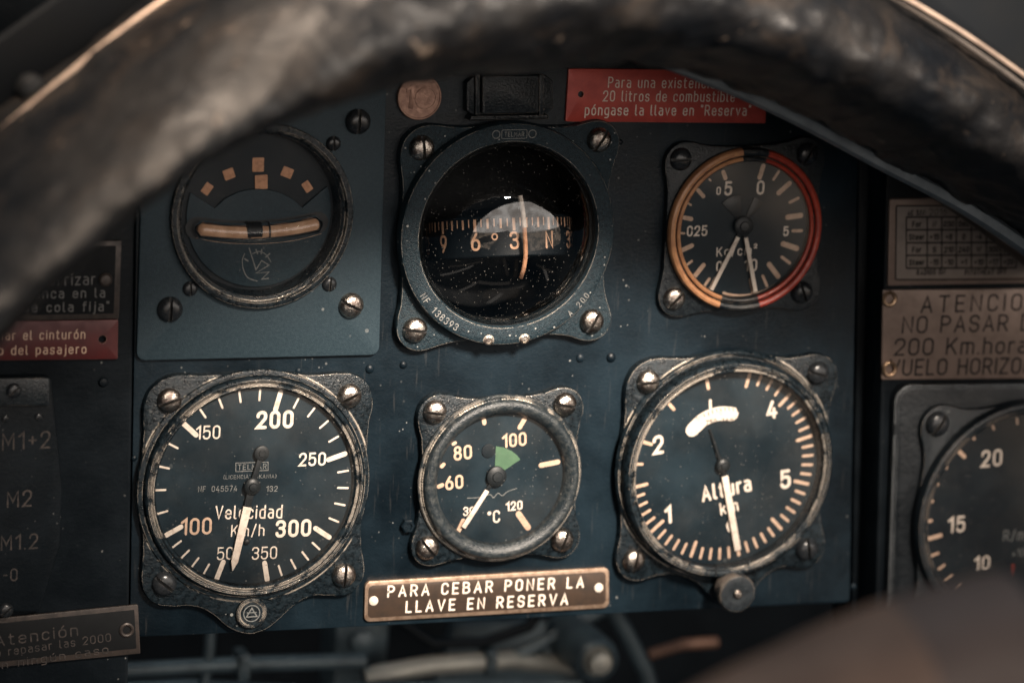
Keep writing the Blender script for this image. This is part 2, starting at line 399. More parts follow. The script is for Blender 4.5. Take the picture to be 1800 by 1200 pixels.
class MB:
    def __init__(s, *mats):
        s.bm = bmesh.new()
        s.mats = list(mats)
        s.i = 0

    def m(s, mt):
        if mt not in s.mats:
            s.mats.append(mt)
        s.i = s.mats.index(mt)
        return s

    def v(s, *p):
        return s.bm.verts.new(p)

    def f(s, vs, i=None):
        try:
            fc = s.bm.faces.new(vs)
        except ValueError:
            return None
        fc.material_index = s.i if i is None else i
        fc.smooth = True
        return fc

    def rings(s, rings, closed=True, matfn=None):
        vs = [[s.v(*p) for p in r] for r in rings]
        for a, b in zip(vs, vs[1:]):
            n = len(a)
            for j in range(n if closed else n - 1):
                k = (j + 1) % n
                s.f((a[j], a[k], b[k], b[j]), matfn(j, n) if matfn else None)
        return vs

    def lathe(s, prof, c=(0, 0), n=96, matfn=None, cap=False):
        r = s.rings([[(c[0] + q * cos(2 * pi * j / n), c[1] + q * sin(2 * pi * j / n), z) for j in range(n)] for q, z in prof], True, matfn)
        if cap:
            s.f(r[-1])
        return s

    def prism(s, out, z0, z1, b=0.3, holes=(), hb=0.0):
        r = s.rings([[(x, y, z0) for x, y in out], [(x, y, z1 - b) for x, y in out],
                     [(x, y, z1 - b * 0.3) for x, y in inset(out, b * 0.3)], [(x, y, z1) for x, y in inset(out, b)]])
        top = r[-1]
        if not holes:
            s.f(top)
            return s
        edges = []

        def loop(vs):
            for j in range(len(vs)):
                a, c = vs[j], vs[(j + 1) % len(vs)]
                e = s.bm.edges.get((a, c)) or s.bm.edges.new((a, c))
                edges.append(e)
        loop(top)
        for h in holes:
            hv = s.rings([[(x, y, z1) for x, y in h], [(x, y, z0) for x, y in h]])
            loop(hv[0])
        res = bmesh.ops.triangle_fill(s.bm, edges=edges, use_beauty=True, normal=(0, 0, 1))
        for g in res['geom']:
            if isinstance(g, bmesh.types.BMFace):
                g.material_index = s.i
                g.smooth = True
        return s

    def poly(s, pts, z):
        s.f([s.v(x, y, z) for x, y in pts])
        return s

    def box(s, x0, y0, z0, x1, y1, z1, b=0.3):
        return s.prism(rrect(x0, y0, x1, y1, max(b, 0.05), 3), z0, z1, b)

    def tube(s, path, r, n=12, closed=False, caps=True):
        pts = [Vector(p) for p in path]
        k = len(pts)
        rs = r if isinstance(r, (list, tuple)) else [r] * k
        up = Vector((0.31, 0.17, 0.93)).normalized()
        rings = []
        for i in range(k):
            d = (pts[min(i + 1, k - 1)] - pts[max(i - 1, 0)]).normalized()
            a = d.cross(up)
            if a.length < 1e-4:
                a = d.cross(Vector((1, 0, 0)))
            a.normalize()
            b = a.cross(d)
            rings.append([tuple(pts[i] + (a * cos(2 * pi * j / n) + b * sin(2 * pi * j / n)) * rs[i]) for j in range(n)])
        vs = s.rings(rings)
        if caps:
            s.f(list(reversed(vs[0])))
            s.f(vs[-1])
        return s

    def stroke(s, pts, t, z, closed=False, mp=None, cap=True):
        """flat painted line of width t along pts"""
        mp = mp or (lambda x, y, zz: (x, y, zz))
        pts = [p for i, p in enumerate(pts) if i == 0 or hypot(p[0] - pts[i - 1][0], p[1] - pts[i - 1][1]) > 1e-6]
        if closed and hypot(pts[0][0] - pts[-1][0], pts[0][1] - pts[-1][1]) < 1e-6:
            pts = pts[:-1]
        k = len(pts)
        if k < 2:
            return s
        h = t / 2
        Lv, Rv = [], []
        for i in range(k):
            p = Vector(pts[i])
            d1 = p - Vector(pts[i - 1]) if (i > 0 or closed) else None
            d2 = Vector(pts[(i + 1) % k]) - p if (i < k - 1 or closed) else None
            d1 = d1 or d2
            d2 = d2 or d1
            d1 = d1.normalized()
            d2 = d2.normalized()
            n1, n2 = Vector((-d1.y, d1.x)), Vector((-d2.y, d2.x))
            b = n1 + n2
            b = b / max(b.length_squared / 2, 0.35)
            Lv.append(s.v(*mp(p.x + b.x * h, p.y + b.y * h, z)))
            Rv.append(s.v(*mp(p.x - b.x * h, p.y - b.y * h, z)))
        for i in range(k if closed else k - 1):
            j = (i + 1) % k
            s.f((Rv[i], Rv[j], Lv[j], Lv[i]))
        if cap and not closed:
            for i, o, sg in ((0, 1, -1), (k - 1, k - 2, 1)):
                p = Vector(pts[i])
                d = (p - Vector(pts[o])).normalized()
                a0 = atan2(d.y, d.x)
                fan = [s.v(*mp(p.x + h * cos(a0 - pi / 2 + pi * q / 6), p.y + h * sin(a0 - pi / 2 + pi * q / 6), z)) for q in range(1, 6)]
                s.f(([Rv[i]] + fan + [Lv[i]]) if sg > 0 else ([Lv[i]] + fan + [Rv[i]]))
        return s

    def build(s, name, parent=None, angle=32):
        me = bpy.data.meshes.new(name)
        bmesh.ops.scale(s.bm, vec=(0.001, 0.001, 0.001), verts=s.bm.verts)
        s.bm.normal_update()
        s.bm.to_mesh(me)
        s.bm.free()
        for mt in s.mats:
            me.materials.append(mt)
        me.set_sharp_from_angle(angle=radians(angle))
        o = bpy.data.objects.new(name, me)
        C.objects.link(o)
        if parent:
            o.parent = parent
        return o


def tag(o, label, cat, group=None, kind=None):
    o['label'] = label
    o['category'] = cat
    if group:
        o['group'] = group
    if kind:
        o['kind'] = kind
    return o


def place(o, x, y, z):
    o.location = W(x, y, z)
    o.rotation_euler = (pi / 2, 0, 0)
    return o


def root(name, x, y, z, label, cat, group=None):
    o = bpy.data.objects.new(name, None)
    o.empty_display_size = 0.01
    C.objects.link(o)
    place(o, x, y, z)
    return tag(o, label, cat, group)


# ------------------------------------------------------------------ single-stroke engraving letters
GL = {
    '0': (3, "0,0:1.5 3,0:1.5 3,6:1.5 0,6:1.5 c"), '1': (1.7, "0,4.7 1.7,6 1.7,0"),
    '2': (3, "0,4.4 0,6:1.5 3,6:1.5 3,3.6:1.4 0,0 3,0"),
    '3': (3, "0,4.8 0,6:1.4 3,6:1.4 3,3.25:1.3 1.2,3.25;1.4,3.25 3,3.25:1.5 3,0:1.5 0,0:1.5 0,1.2"),
    '4': (3.2, "1.9,6 0,1.5 3.2,1.5;2.4,3.2 2.4,0"), '5': (3, "2.8,6 .3,6 .1,3.2 .7,3.8:.5 3,3.8:1.5 3,0:1.5 0,0:1.5 0,1.2"),
    '6': (3, "0,0:1.5 3,0:1.5 3,3.7:1.5 0,3.7:1.5 c;.02,2 .02,3.1:1.5 1.9,6"), '7': (3, "0,6 3,6 1,0"),
    '8': (3, ".2,3.2:1.3 2.8,3.2:1.3 2.8,6:1.3 .2,6:1.3 c;0,0:1.5 3,0:1.5 3,3.2:1.5 0,3.2:1.5 c"),
    '9': (3, "0,6:1.5 3,6:1.5 3,2.3:1.5 0,2.3:1.5 c;2.98,4 2.98,2.9:1.5 1.1,0"),
    'A': (3.4, "0,0 1.7,6 3.4,0;.6,1.9 2.8,1.9"), 'B': (3.2, "0,0 0,6 2.9,6:1.4 2.9,3.2:1.4 0,3.2;0,0 3.2,0:1.5 3.2,3.2:1.5 1,3.2"),
    'C': (3, "3,1.4 3,0:1.5 0,0:1.5 0,6:1.5 3,6:1.5 3,4.6"), 'D': (3.2, "0,0 3.2,0:1.6 3.2,6:1.6 0,6 c"),
    'E': (2.7, "2.7,0 0,0 0,6 2.7,6;0,3.1 2.3,3.1"), 'F': (2.6, "0,0 0,6 2.6,6;0,3.1 2.2,3.1"),
    'G': (3.1, "3,4.7 3,6:1.5 0,6:1.5 0,0:1.5 3.1,0:1.5 3.1,2.7 1.7,2.7"), 'H': (3.1, "0,0 0,6;3.1,0 3.1,6;0,3.1 3.1,3.1"),
    'I': (0, "0,0 0,6"), 'K': (3.1, "0,0 0,6;3,6 0,2.2;1.1,3.6 3.1,0"), 'L': (2.5, "0,6 0,0 2.5,0"), 'M': (4, "0,0 0,6 2,2 4,6 4,0"),
    'N': (3.2, "0,0 0,6 3.2,0 3.2,6"), 'O': (3.2, "0,0:1.6 3.2,0:1.6 3.2,6:1.6 0,6:1.6 c"), 'P': (3, "0,0 0,6 3,6:1.5 3,2.8:1.5 0,2.8"),
    'R': (3.1, "0,0 0,6 3,6:1.5 3,2.8:1.5 0,2.8;1.6,2.8 3.1,0"),
    'S': (3, "3,4.7 3,6:1.4 0,6:1.4 0,3.3:1.2 3,2.8:1.2 3,0:1.4 0,0:1.4 0,1.3"), 'T': (3.2, "0,6 3.2,6;1.6,6 1.6,0"),
    'U': (3.1, "0,6 0,0:1.5 3.1,0:1.5 3.1,6"), 'V': (3.4, "0,6 1.7,0 3.4,6"), 'W': (4.6, "0,6 1.1,0 2.3,5 3.5,0 4.6,6"),
    'X': (3.2, "0,0 3.2,6;0,6 3.2,0"), 'Z': (3, "0,6 3,6 0,0 3,0"),
    'a': (2.5, "2.5,0 2.5,4.2:1.2 .3,4.2;2.5,2.5 0,2.5:1.2 0,0:1.2 2.5,0:.8 2.5,1"), 'b': (2.6, "0,6 0,0 2.6,0:1.3 2.6,4.2:1.3 0,4.2"),
    'c': (2.4, "2.4,.9 2.4,0:1.1 0,0:1.2 0,4.2:1.2 2.4,4.2:1.1 2.4,3.3"), 'd': (2.6, "2.6,6 2.6,0 0,0:1.3 0,4.2:1.3 2.6,4.2"),
    'e': (2.6, "0,2.2 2.6,2.2 2.6,4.2:1.3 0,4.2:1.3 0,0:1.3 2.5,0:.8 2.5,.8"), 'f': (1.8, "1.8,6 .6,6:.8 .6,0;0,4.2 1.7,4.2"),
    'g': (2.6, "2.6,4.2 0,4.2:1.3 0,.2:1.3 2.6,.2;2.6,4.2 2.6,-1.7:1.2 .2,-1.7"), 'h': (2.5, "0,0 0,6;0,4.2 2.5,4.2:1.2 2.5,0"),
    'i': (0, "0,0 0,4.2;0,5.6 0,5.8"), 'j': (.8, ".8,4.2 .8,-1.7:.8 0,-1.7;.8,5.6 .8,5.8"), 'k': (2.4, "0,0 0,6;2.3,4.2 0,1.6;.9,2.6 2.4,0"),
    'l': (.8, "0,6 0,0:.7 .8,0"), 'm': (4, "0,0 0,4.2;0,4.2 2,4.2:1 2,0;1.4,4.2 4,4.2:1 4,0"), 'n': (2.5, "0,0 0,4.2;0,4.2 2.5,4.2:1.2 2.5,0"),
    'o': (2.6, "0,0:1.3 2.6,0:1.3 2.6,4.2:1.3 0,4.2:1.3 c"), 'p': (2.6, "0,-1.7 0,4.2 2.6,4.2:1.3 2.6,0:1.3 0,0"),
    'r': (1.6, "0,0 0,4.2;0,2.8 0,4.2:1 1.6,4.2"), 's': (2.3, "2.3,3.4 2.3,4.2:1 0,4.2:1 0,2.3:.9 2.3,1.9:.9 2.3,0:1 0,0:1 0,.8"),
    't': (1.8, ".6,5.6 .6,0:.8 1.8,0;0,4.2 1.7,4.2"), 'u': (2.5, "0,4.2 0,0:1.2 2.5,0;2.5,0 2.5,4.2"), 'v': (2.6, "0,4.2 1.3,0 2.6,4.2"),
    'x': (2.4, "0,0 2.4,4.2;0,4.2 2.4,0"), 'y': (2.6, "0,4.2 1.3,0;2.6,4.2 .7,-1.7"), 'z': (2.3, "0,4.2 2.3,4.2 0,0 2.3,0"),
    '.': (.1, "0,0 .1,.02"), ',': (.3, ".3,.2 0,-.9"), '/': (2, "0,-.6 2,6.4"), '+': (2.6, "0,3 2.6,3;1.3,1.7 1.3,4.3"), '-': (1.8, "0,3 1.8,3"),
    '°': (1.3, "0,4.6:.6 1.2,4.6:.6 1.2,5.8:.6 0,5.8:.6 c"), '²': (1.5, "0,6.3 0,7:.7 1.5,7:.7 1.5,5.9:.5 0,4.4 1.5,4.4"),
    '"': (.9, "0,6.2 0,5.1;.9,6.2 .9,5.1"), '(': (.9, ".9,6.3 0,4.5:2 0,1.5:2 .9,-.3"), ')': (.9, "0,6.3 .9,4.5:2 .9,1.5:2 0,-.3"),
    '×': (2, "0,.8 2,3.2;0,3.2 2,.8"), ':': (.1, "0,.6 .1,.62;0,3.6 .1,3.62"), '·': (.1, "0,2.6 .1,2.62"), ' ': (1.4, ""),
}
GL['ó'] = (2.6, GL['o'][1] + ";1.1,5.1 1.9,6.2")
GL['ú'] = (2.5, GL['u'][1] + ";1.1,5.1 1.9,6.2")


def glyph_strokes(ch):
    w, src = GL[ch]
    out = []
    for st in src.split(';'):
        toks = st.split()
        if not toks:
            continue
        closed = toks[-1] == 'c'
        pts = []
        for tk in toks[:-1] if closed else toks:
            xy, _, r = tk.partition(':')
            x, y = xy.split(',')
            pts.append((float(x), float(y), float(r or 0)))
        out.append((polyround(pts, closed, 5), closed))
    return w, out


def text(mb, s, x, y, h, z, t=0.8, width=None, rot=0.0, align='c', gap=1.25, sx=1.0, mp=None):
    """letters of cap height h (mm); x, y is the middle of the line (or its left end with align 'l', right end with 'r')"""
    k = h / (6 + t)
    nat = sum(GL[c][0] for c in s) + (gap + t) * (len(s) - 1)
    if width:
        sx = (width / k - t) / nat
    full = nat * sx
    x0 = {'c': -full / 2, 'l': 0, 'r': -full}[align]
    ca, sa = cos(rot), sin(rot)
    q = 0
    for ch in s:
        w, sts = glyph_strokes(ch)
        for pts, closed in sts:
            pp = []
            for px, py in pts:
                lx, ly = (x0 + px * sx) * k, (py - 3) * k
                pp.append((x + lx * ca - ly * sa, y + lx * sa + ly * ca))
            mb.stroke(pp, t * k, z + 0.006 * (q % 5), closed, mp)
            q += 1
        x0 += (w + gap + t) * sx
    return mb


class Frame:
    """a thing's local frame on the panel, in which photograph pixels can be looked up"""

    def __init__(s, x, y, z=0.0):
        s.x, s.y, s.z = x, y, z

    def p(s, u, v, h):
        a, b = P(u, v, h + s.z)
        return a - s.x, b - s.y

    def tc(s, mb, tx, u, v, hpx, z, **k):
        x, y = s.p(u, v, z)
        return text(mb, tx, x, y, hpx * 0.205, z, **k)

    def tf(s, mb, tx, u0, v0, u1, v1, hpx, z, **k):
        a, b = s.p(u0, v0, z), s.p(u1, v1, z)
        return text(mb, tx, (a[0] + b[0]) / 2, (a[1] + b[1]) / 2, hpx * 0.205, z, width=hypot(b[0] - a[0], b[1] - a[1]),
                    rot=atan2(b[1] - a[1], b[0] - a[0]), **k)

    def line(s, mb, u0, v0, u1, v1, wpx, z, cap=True):
        return mb.stroke([s.p(u0, v0, z), s.p(u1, v1, z)], wpx * 0.205, z, cap=cap)

    def ang(s, u, v, z, c=(0, 0)):
        x, y = s.p(u, v, z)
        return atan2(y - c[1], x - c[0])


# ------------------------------------------------------------------ screws
def screw_mesh(r, h, slot_w, mt, slot_mt, slot_d=0.55):
    prof = [(r, -0.6), (r, h * 0.25), (r * 0.97, h * 0.38), (r * 0.85, h * 0.66), (r * 0.62, h * 0.87), (r * 0.32, h * 0.97), (0.02, h)]
    mb = MB(mt, slot_mt)
    for sgn in (1, -1):
        t = MB(mt)
        t.lathe(prof, n=32, cap=True)
        t.bm.normal_update()
        bmesh.ops.remove_doubles(t.bm, verts=t.bm.verts, dist=1e-4)
        g = list(t.bm.verts) + list(t.bm.edges) + list(t.bm.faces)
        r_ = bmesh.ops.bisect_plane(t.bm, geom=g, plane_co=(0, sgn * slot_w / 2, 0), plane_no=(0, sgn, 0), clear_inner=True)
        ed = [e for e in r_['geom_cut'] if isinstance(e, bmesh.types.BMEdge)]
        bmesh.ops.contextual_create(t.bm, geom=ed)
        vm = {v: mb.v(*v.co) for v in t.bm.verts}
        for f in t.bm.faces:
            mb.f([vm[v] for v in f.verts])
        t.bm.free()
    mb.m(slot_mt)
    mb.lathe([(r * 0.95, -0.6), (r * 0.95, h * (1 - slot_d) * 0.55), (0.02, h * (1 - slot_d) * 0.6)], n=24, cap=True)
    o = mb.build('screw', None, 40)
    me = o.data
    bpy.data.objects.remove(o)
    return me


SCREW = screw_mesh(4.3, 3.0, 1.05, M['steel'], M['black'])
SCREW_DARK = screw_mesh(4.3, 2.8, 1.05, M['darkscrew'], M['black'])
SCREW_SMALL = screw_mesh(2.6, 1.5, 0.7, M['darkscrew'], M['black'])


def screw(parent, x, y, z, deg, me=None, sc=1.0, name='screw'):
    o = bpy.data.objects.new(name, me or SCREW)
    C.objects.link(o)
    o.parent = parent
    o.location = (x * 0.001, y * 0.001, z * 0.001)
    o.rotation_euler = (radians(random.uniform(-3, 3)), radians(random.uniform(-3, 3)), radians(deg))
    o.scale = (sc, sc, sc)
    return o


# ------------------------------------------------------------------ flanges
def flange_outline(R, ears, k=7.0, n=240):
    """outline of a round body with ears (x, y, r), blended with radius k"""
    def sdf(x, y):
        d = hypot(x, y) - R
        for ex, ey, er in ears:
            L2 = ex * ex + ey * ey
            t = max(0.0, min(1.0, (x * ex + y * ey) / L2))
            e = hypot(x - ex * t, y - ey * t) - er
            hh = max(k - abs(d - e), 0.0) / k
            d = min(d, e) - hh * hh * k * 0.25
        return d
    out = []
    for i in range(n):
        a = 2 * pi * i / n
        lo, hi = R * 0.5, R * 3
        # march inwards so that the outermost crossing is found
        r = hi
        while r > lo and sdf(r * cos(a), r * sin(a)) > 0:
            r -= 0.4
        lo, hi = r, r + 0.4
        for _ in range(12):
            mid = (lo + hi) / 2
            if sdf(mid * cos(a), mid * sin(a)) > 0:
                hi = mid
            else:
                lo = mid
        out.append((lo * cos(a), lo * sin(a)))
    return out


def rough_outline(pts, amp, seed):
    return [(x + amp * noise.noise((x * .35, y * .35, seed)), y + amp * noise.noise((x * .35, y * .35, seed + 9))) for x, y in pts]


def glass_disc(parent, r, z, bulge, c=(0, 0), mt=None, name='cover_glass'):
    mb = MB(mt or M['glass'])
    prof = [(r * (1 - i / 10) if i < 10 else 0.02, z + bulge * (1 - (1 - i / 10) ** 2)) for i in range(11)]
    mb.lathe(prof, c, 64, cap=True)
    return mb.build(name, parent, 60)


def tick_interp(fr, mb, majors, nmin, c, z, r1, lmaj, lmin, wmaj, wmin, mmat, smat, skip=()):
    """majors: pixel positions of the long ticks; nmin short ticks between each pair"""
    A = [fr.ang(u, v, z, c) for u, v in majors]
    for i in range(1, len(A)):
        while A[i] > A[i - 1]:
            A[i] -= 2 * pi
    for i, a in enumerate(A):
        mb.m(mmat)
        if ('M', i) not in skip:
            mb.stroke([(c[0] + r1 * cos(a), c[1] + r1 * sin(a)), (c[0] + (r1 - lmaj) * cos(a), c[1] + (r1 - lmaj) * sin(a))], wmaj, z)
        if i < len(A) - 1:
            k = nmin[i] if isinstance(nmin, (list, tuple)) else nmin
            for j in range(1, k + 1):
                q = a + (A[i + 1] - a) * j / (k + 1)
                mb.m(smat)
                mb.stroke([(c[0] + r1 * cos(q), c[1] + r1 * sin(q)), (c[0] + (r1 - lmin) * cos(q), c[1] + (r1 - lmin) * sin(q))], wmin, z)
    return A


def needle(name, parent, fr, z, hub, tip, w0, w1, start=0.0, tail=None, hubr=3.2, mt=None, pointed=True, tail_w=2.0, hub_h=1.6, tail_r=2.6):
    """pointer from hub to tip (pixels); black boss and tail, painted blade"""
    h, t = Vector(fr.p(*hub, z)), Vector(fr.p(*tip, z))
    d = (t - h).normalized()
    n = Vector((-d.y, d.x))
    L = (t - h).length
    mb = MB(mt or M['cream'])
    s = h + d * start
    end = h + d * (L - (w1 * 1.4 if pointed else 0))
    pts = [s + n * w0 / 2, s - n * w0 / 2, end - n * w1 / 2] + ([t] if pointed else []) + [end + n * w1 / 2]
    mb.prism([tuple(p) for p in reversed(pts)][::-1], z, z + 0.5, 0.12)
    mb.m(M['needleblack'])
    a, b = h - n * w0 * 0.42, h + n * w0 * 0.42
    mb.prism([tuple(p) for p in (b, a, s - n * w0 * 0.42, s + n * w0 * 0.42)], z - 0.05, z + 0.4, 0.1)
    mb.lathe([(hubr, z - 0.5), (hubr, z + hub_h * 0.6), (hubr * 0.85, z + hub_h * 0.85), (hubr * 0.55, z + hub_h), (hubr * 0.45, z + hub_h * 1.3), (0.02, z + hub_h * 1.4)], tuple(h), 32, cap=True)
    if tail:
        q = Vector(fr.p(*tail, z))
        e = (q - h).normalized()
        m_ = Vector((-e.y, e.x)) * tail_w / 2
        mb.prism([tuple(p) for p in (h + m_, h - m_, q - m_ * .7, q + m_ * .7)][::-1][::-1], z - 0.05, z + 0.45, 0.1)
        mb.lathe([(tail_r, z - .4), (tail_r, z + 0.5), (tail_r * .8, z + 0.75), (tail_r * .5, z + .8), (tail_r * .4, z + 1.1), (0.02, z + 1.1)], tuple(q), 24, cap=True)
    bmesh.ops.recalc_face_normals(mb.bm, faces=mb.bm.faces)
    return mb.build(name, parent)


# ------------------------------------------------------------------ the panels
def panel_root(name, label, cat, z=0.0):
    return root(name, 0, 0, z, label, cat)


pts = [P(228, 1119), P(300, 1117), P(640, 1101), P(1190, 1072), P(1494, 1058), P(1512, 60), P(1520, -40), P(246, -40)]
pr = panel_root('instrument_panel', 'dark blue-black painted sheet metal panel that carries the six round flight instruments', 'instrument panel')
turn_c = P(462, 381, 4)
comp_c = P(894, 413, 6)
holes = [circ(*P(458, 378, 0), 29.5, 72)[::-1], circ(*P(893, 411, 0), 33.5, 72)[::-1]]
mb = MB(M['panel'])
mb.prism(rpoly(pts, 1.5), -4, 0, 0.5, holes)
mb.build('panel_sheet', pr)
for (u, v, r) in ((650, 648, 8), (709, 641, 7), (1020, 629, 8), (1074, 628, 9), (1090, 250, 5), (236, 805, 5), (1500, 1030, 6), (525, 652, 6)):
    x, y = P(u, v)
    mb = MB(M['panel'])
    rr = r * 0.2
    mb.lathe([(rr, -0.05), (rr * .95, rr * .25), (rr * .7, rr * .5), (rr * .35, rr * .62), (0.02, rr * .66)], (x, y), 20, cap=True)
    mb.build('rivet', pr)

# left-hand and right-hand sub panels
pts = [P(1534, 1240, 3), P(1960, 1240, 3), P(1980, 60, 3), P(1564, 60, 3)]
mb = MB(M['side'])
mb.prism(rpoly(pts, 2.0), -14, 3, 1.6)
tag(place(mb.build('side_panel'), 0, 0, 0), 'narrow black panel beyond the vertical gap, carrying the correction card and rev counter', 'side panel')
pts = [P(-200, 1240, -1), P(224, 1240, -1), P(243, -40, -1), P(-180, -40, -1)]
mb = MB(M['side'])
mb.prism(rpoly(pts, 1.5), -14, -0.6, 0.6)
rt = root('side_panel', 0, 0, 0, 'black panel at the left edge carrying the switch plate and three placards', 'side panel')
mb.build('panel_sheet', rt)
x, y = P(182, 672)
mb = MB(M['side'])
mb.lathe([(1.8, -0.65), (1.7, -.15), (1.3, .3), (.6, .5), (0.02, .55)], (x, y), 20, cap=True)
mb.build('rivet', rt)
pts = [P(1496, 1240, -12), P(1534, 1240, -12), P(1560, 40, -12), P(1514, 40, -12)]
mb = MB(M['side'])
mb.prism(pts, -30, -12, 0.5)
tag(place(mb.build('panel_support_post'), 0, 0, 0), 'dark vertical metal post sunk in the gap between the two panels', 'post')


# ------------------------------------------------------------------ airspeed indicator
def gauge_root(name, u, v, h, label, group='round instruments bolted to the panel', cat='gauge'):
    x, y = P(u, v, h)
    return root(name, x, y, 0, label, cat, group), Frame(x, y, 0)


def std_screws(rt, fr, pix, z, degs, me=None, sc=1.0, mes=None):
    out = []
    for i, ((u, v), d) in enumerate(zip(pix, degs)):
        x, y = fr.p(u, v, z + 1.5)
        screw(rt, x, y, z, d, (mes[i] if mes else me), sc)
        out.append((x, y))
    return out


def ear_list(fr, pix, z, r):
    return [fr.p(u, v, z) + (r,) for u, v in pix]


rt, fr = gauge_root('airspeed_indicator', 449, 856, 5, 'large round airspeed gauge reading Velocidad Km/h, needle near the bottom')
sc4 = [(299, 705), (616, 697), (290, 1027), (606, 1012)]
out = flange_outline(40.4, ear_list(fr, sc4, 3, 5.6) + [fr.p(443, 1074, 3) + (6.4,)], 24)
mb = MB(M['crackle'])
mb.prism(rough_outline(out, 0.25, 1), 0, 3.2, 0.9)
mb.lathe([(41.6, 3.1), (41.2, 3.9), (40.4, 4.2), (39.6, 4.2), (39.2, 3.7), (38.9, 3.0)], n=128)
mb.build('flange', rt)
mb = MB(M['crackle'])
mb.lathe([(39.3, 3), (39.2, 5.2), (38.8, 6.0), (38.2, 6.4), (37.6, 6.3), (37.1, 5.7), (36.7, 5.7), (36.5, 6.2), (36.1, 6.3), (35.7, 5.9), (35.2, 4.9), (35.0, 3.3)], n=128)
mb.build('bezel_ring', rt)
Z = 3.5
mb = MB(M['dial'])
mb.lathe([(35.6, Z), (0.02, Z)], n=96, cap=True)
zs = lambda x, y: (220 + x / 2.4, 620 + y / 2.4)
cdial = fr.p(444, 855, Z)
maj = [zs(385, 955), zs(165, 773), zs(258, 308), zs(655, 170), zs(928, 425), zs(858, 775), zs(600, 960)]
zt = Z + 0.05
tick_interp(fr, mb, maj, 4, cdial, zt, 34.4, 6.2, 3.6, 1.75, 0.72, M['cream'], M['cream'])
mb.m(M['cream'])
for s_, u, v, h, t in (('150', 350, 335, 57, .8), ('200', 632, 281, 76, 1.35), ('250', 790, 448, 57, 1.0), ('300', 710, 739, 74, 1.25), ('50', 422, 845, 54, .72), ('350', 588, 843, 54, .72)):
    fr.tc(mb, s_, *zs(u, v), h / 2.4, zt, t=t, rot=radians(-1), gap=1.0)
fr.tf(mb, 'Velocidad', *zs(380, 673), *zs(664, 668), 58 / 2.4, zt, t=.75)
fr.tf(mb, 'Km/h', *zs(447, 750), *zs(588, 746), 50 / 2.4, zt, t=.75)
mb.m(M['aged'])
fr.tc(mb, '100', *zs(300, 731), 71 / 2.4, zt, t=1.0, rot=radians(-1), gap=1.0)
mb.m(M['faint'])
fr.tf(mb, 'TELMAR', *zs(475, 482), *zs(597, 478), 24 / 2.4, zt, t=.9)
q = [fr.p(*zs(*p), zt) for p in ((467, 500), (603, 495), (603, 460), (467, 464))]
mb.stroke(q, 0.25, zt, True)
fr.tf(mb, '(LICENCIA ASKANIA)', *zs(415, 524), *zs(638, 519), 17 / 2.4, zt, t=.8)
fr.tf(mb, 'NF', *zs(308, 574), *zs(340, 573), 24 / 2.4, zt, t=.8)
fr.tf(mb, '045574', *zs(365, 573), *zs(473, 571), 24 / 2.4, zt, t=.8)
fr.tf(mb, '132', *zs(595, 573), *zs(643, 572), 24 / 2.4, zt, t=.9)
mb.m(M['black'])
x, y = fr.p(*zs(512, 795), Z)
mb.lathe([(1.0, Z), (1.0, Z + 0.8), (.5, Z + 1.1), (.02, Z + 1.1)], (x, y), 16, cap=True)
mb.build('dial', rt)
needle('needle', rt, fr, Z + 1.2, (443, 854), (408, 1003), 3.0, 2.5, start=7.5, tail=(460, 796), hubr=2.9, tail_w=2.2)
glass_disc(rt, 35.3, 5.6, 1.7)
std_screws(rt, fr, sc4, 3.2, (20, 28, -40, 85), mes=[SCREW, SCREW, SCREW_DARK, SCREW])
x, y = fr.p(443, 1078, 5)
mb = MB(M['crackle'])
mb.lathe([(5.4, 3), (5.4, 4.6), (5.0, 5.0), (4.5, 5.0), (4.2, 4.6), (0.02, 4.6)], (x, y), 40, cap=True)
mb.m(M['faint'])
mb.stroke([(x - 1.9, y - 1.2), (x, y + 1.9), (x + 1.9, y - 1.2)], .4, 4.66, True)
mb.stroke(circ(x, y, 2.9, 28), .35, 4.67, True)
mb.stroke([(x - 1.6, y + .3), (x + 1.6, y + .3)], .35, 4.68)
mb.build('seal_plug', rt)

# ------------------------------------------------------------------ turn and slip indicator
rt, fr = gauge_root('turn_and_slip_indicator', 462, 381, 4, 'round turn and slip gauge with a curved amber tube across its dial')
zs = lambda x, y: (220 + x / 2.5, 170 + y / 2.5)
hole = circ(*fr.p(458, 378, 0), 29.4, 72)[::-1]
mb = MB(M['plate'])
mb.prism(rpoly([fr.p(u, v, 2) for u, v in ((240, 634), (667, 624), (681, 90), (255, 100))], 3), 0.05, 2.0, 0.5, [hole])
mb.build('mounting_plate', rt)
mb = MB(M['crackle'])
mb.lathe([(31.9, 1.9), (31.9, 4.0), (31.6, 4.5), (31.1, 4.7), (29.8, 4.7), (29.4, 4.3), (29.3, 3.4), (28.6, 3.1), (28.0, 2.6), (27.6, 1.2), (27.2, -2.0), (27.0, -3.6)], n=128)
mb.build('bezel_ring', rt)
Zd = -2.6
cd = fr.p(456, 376, Zd)
mb = MB(M['dial_dark'])
mb.lathe([(29.0, Zd - 1.2), (0.02, Zd - 1.2)], cd, 96, cap=True)
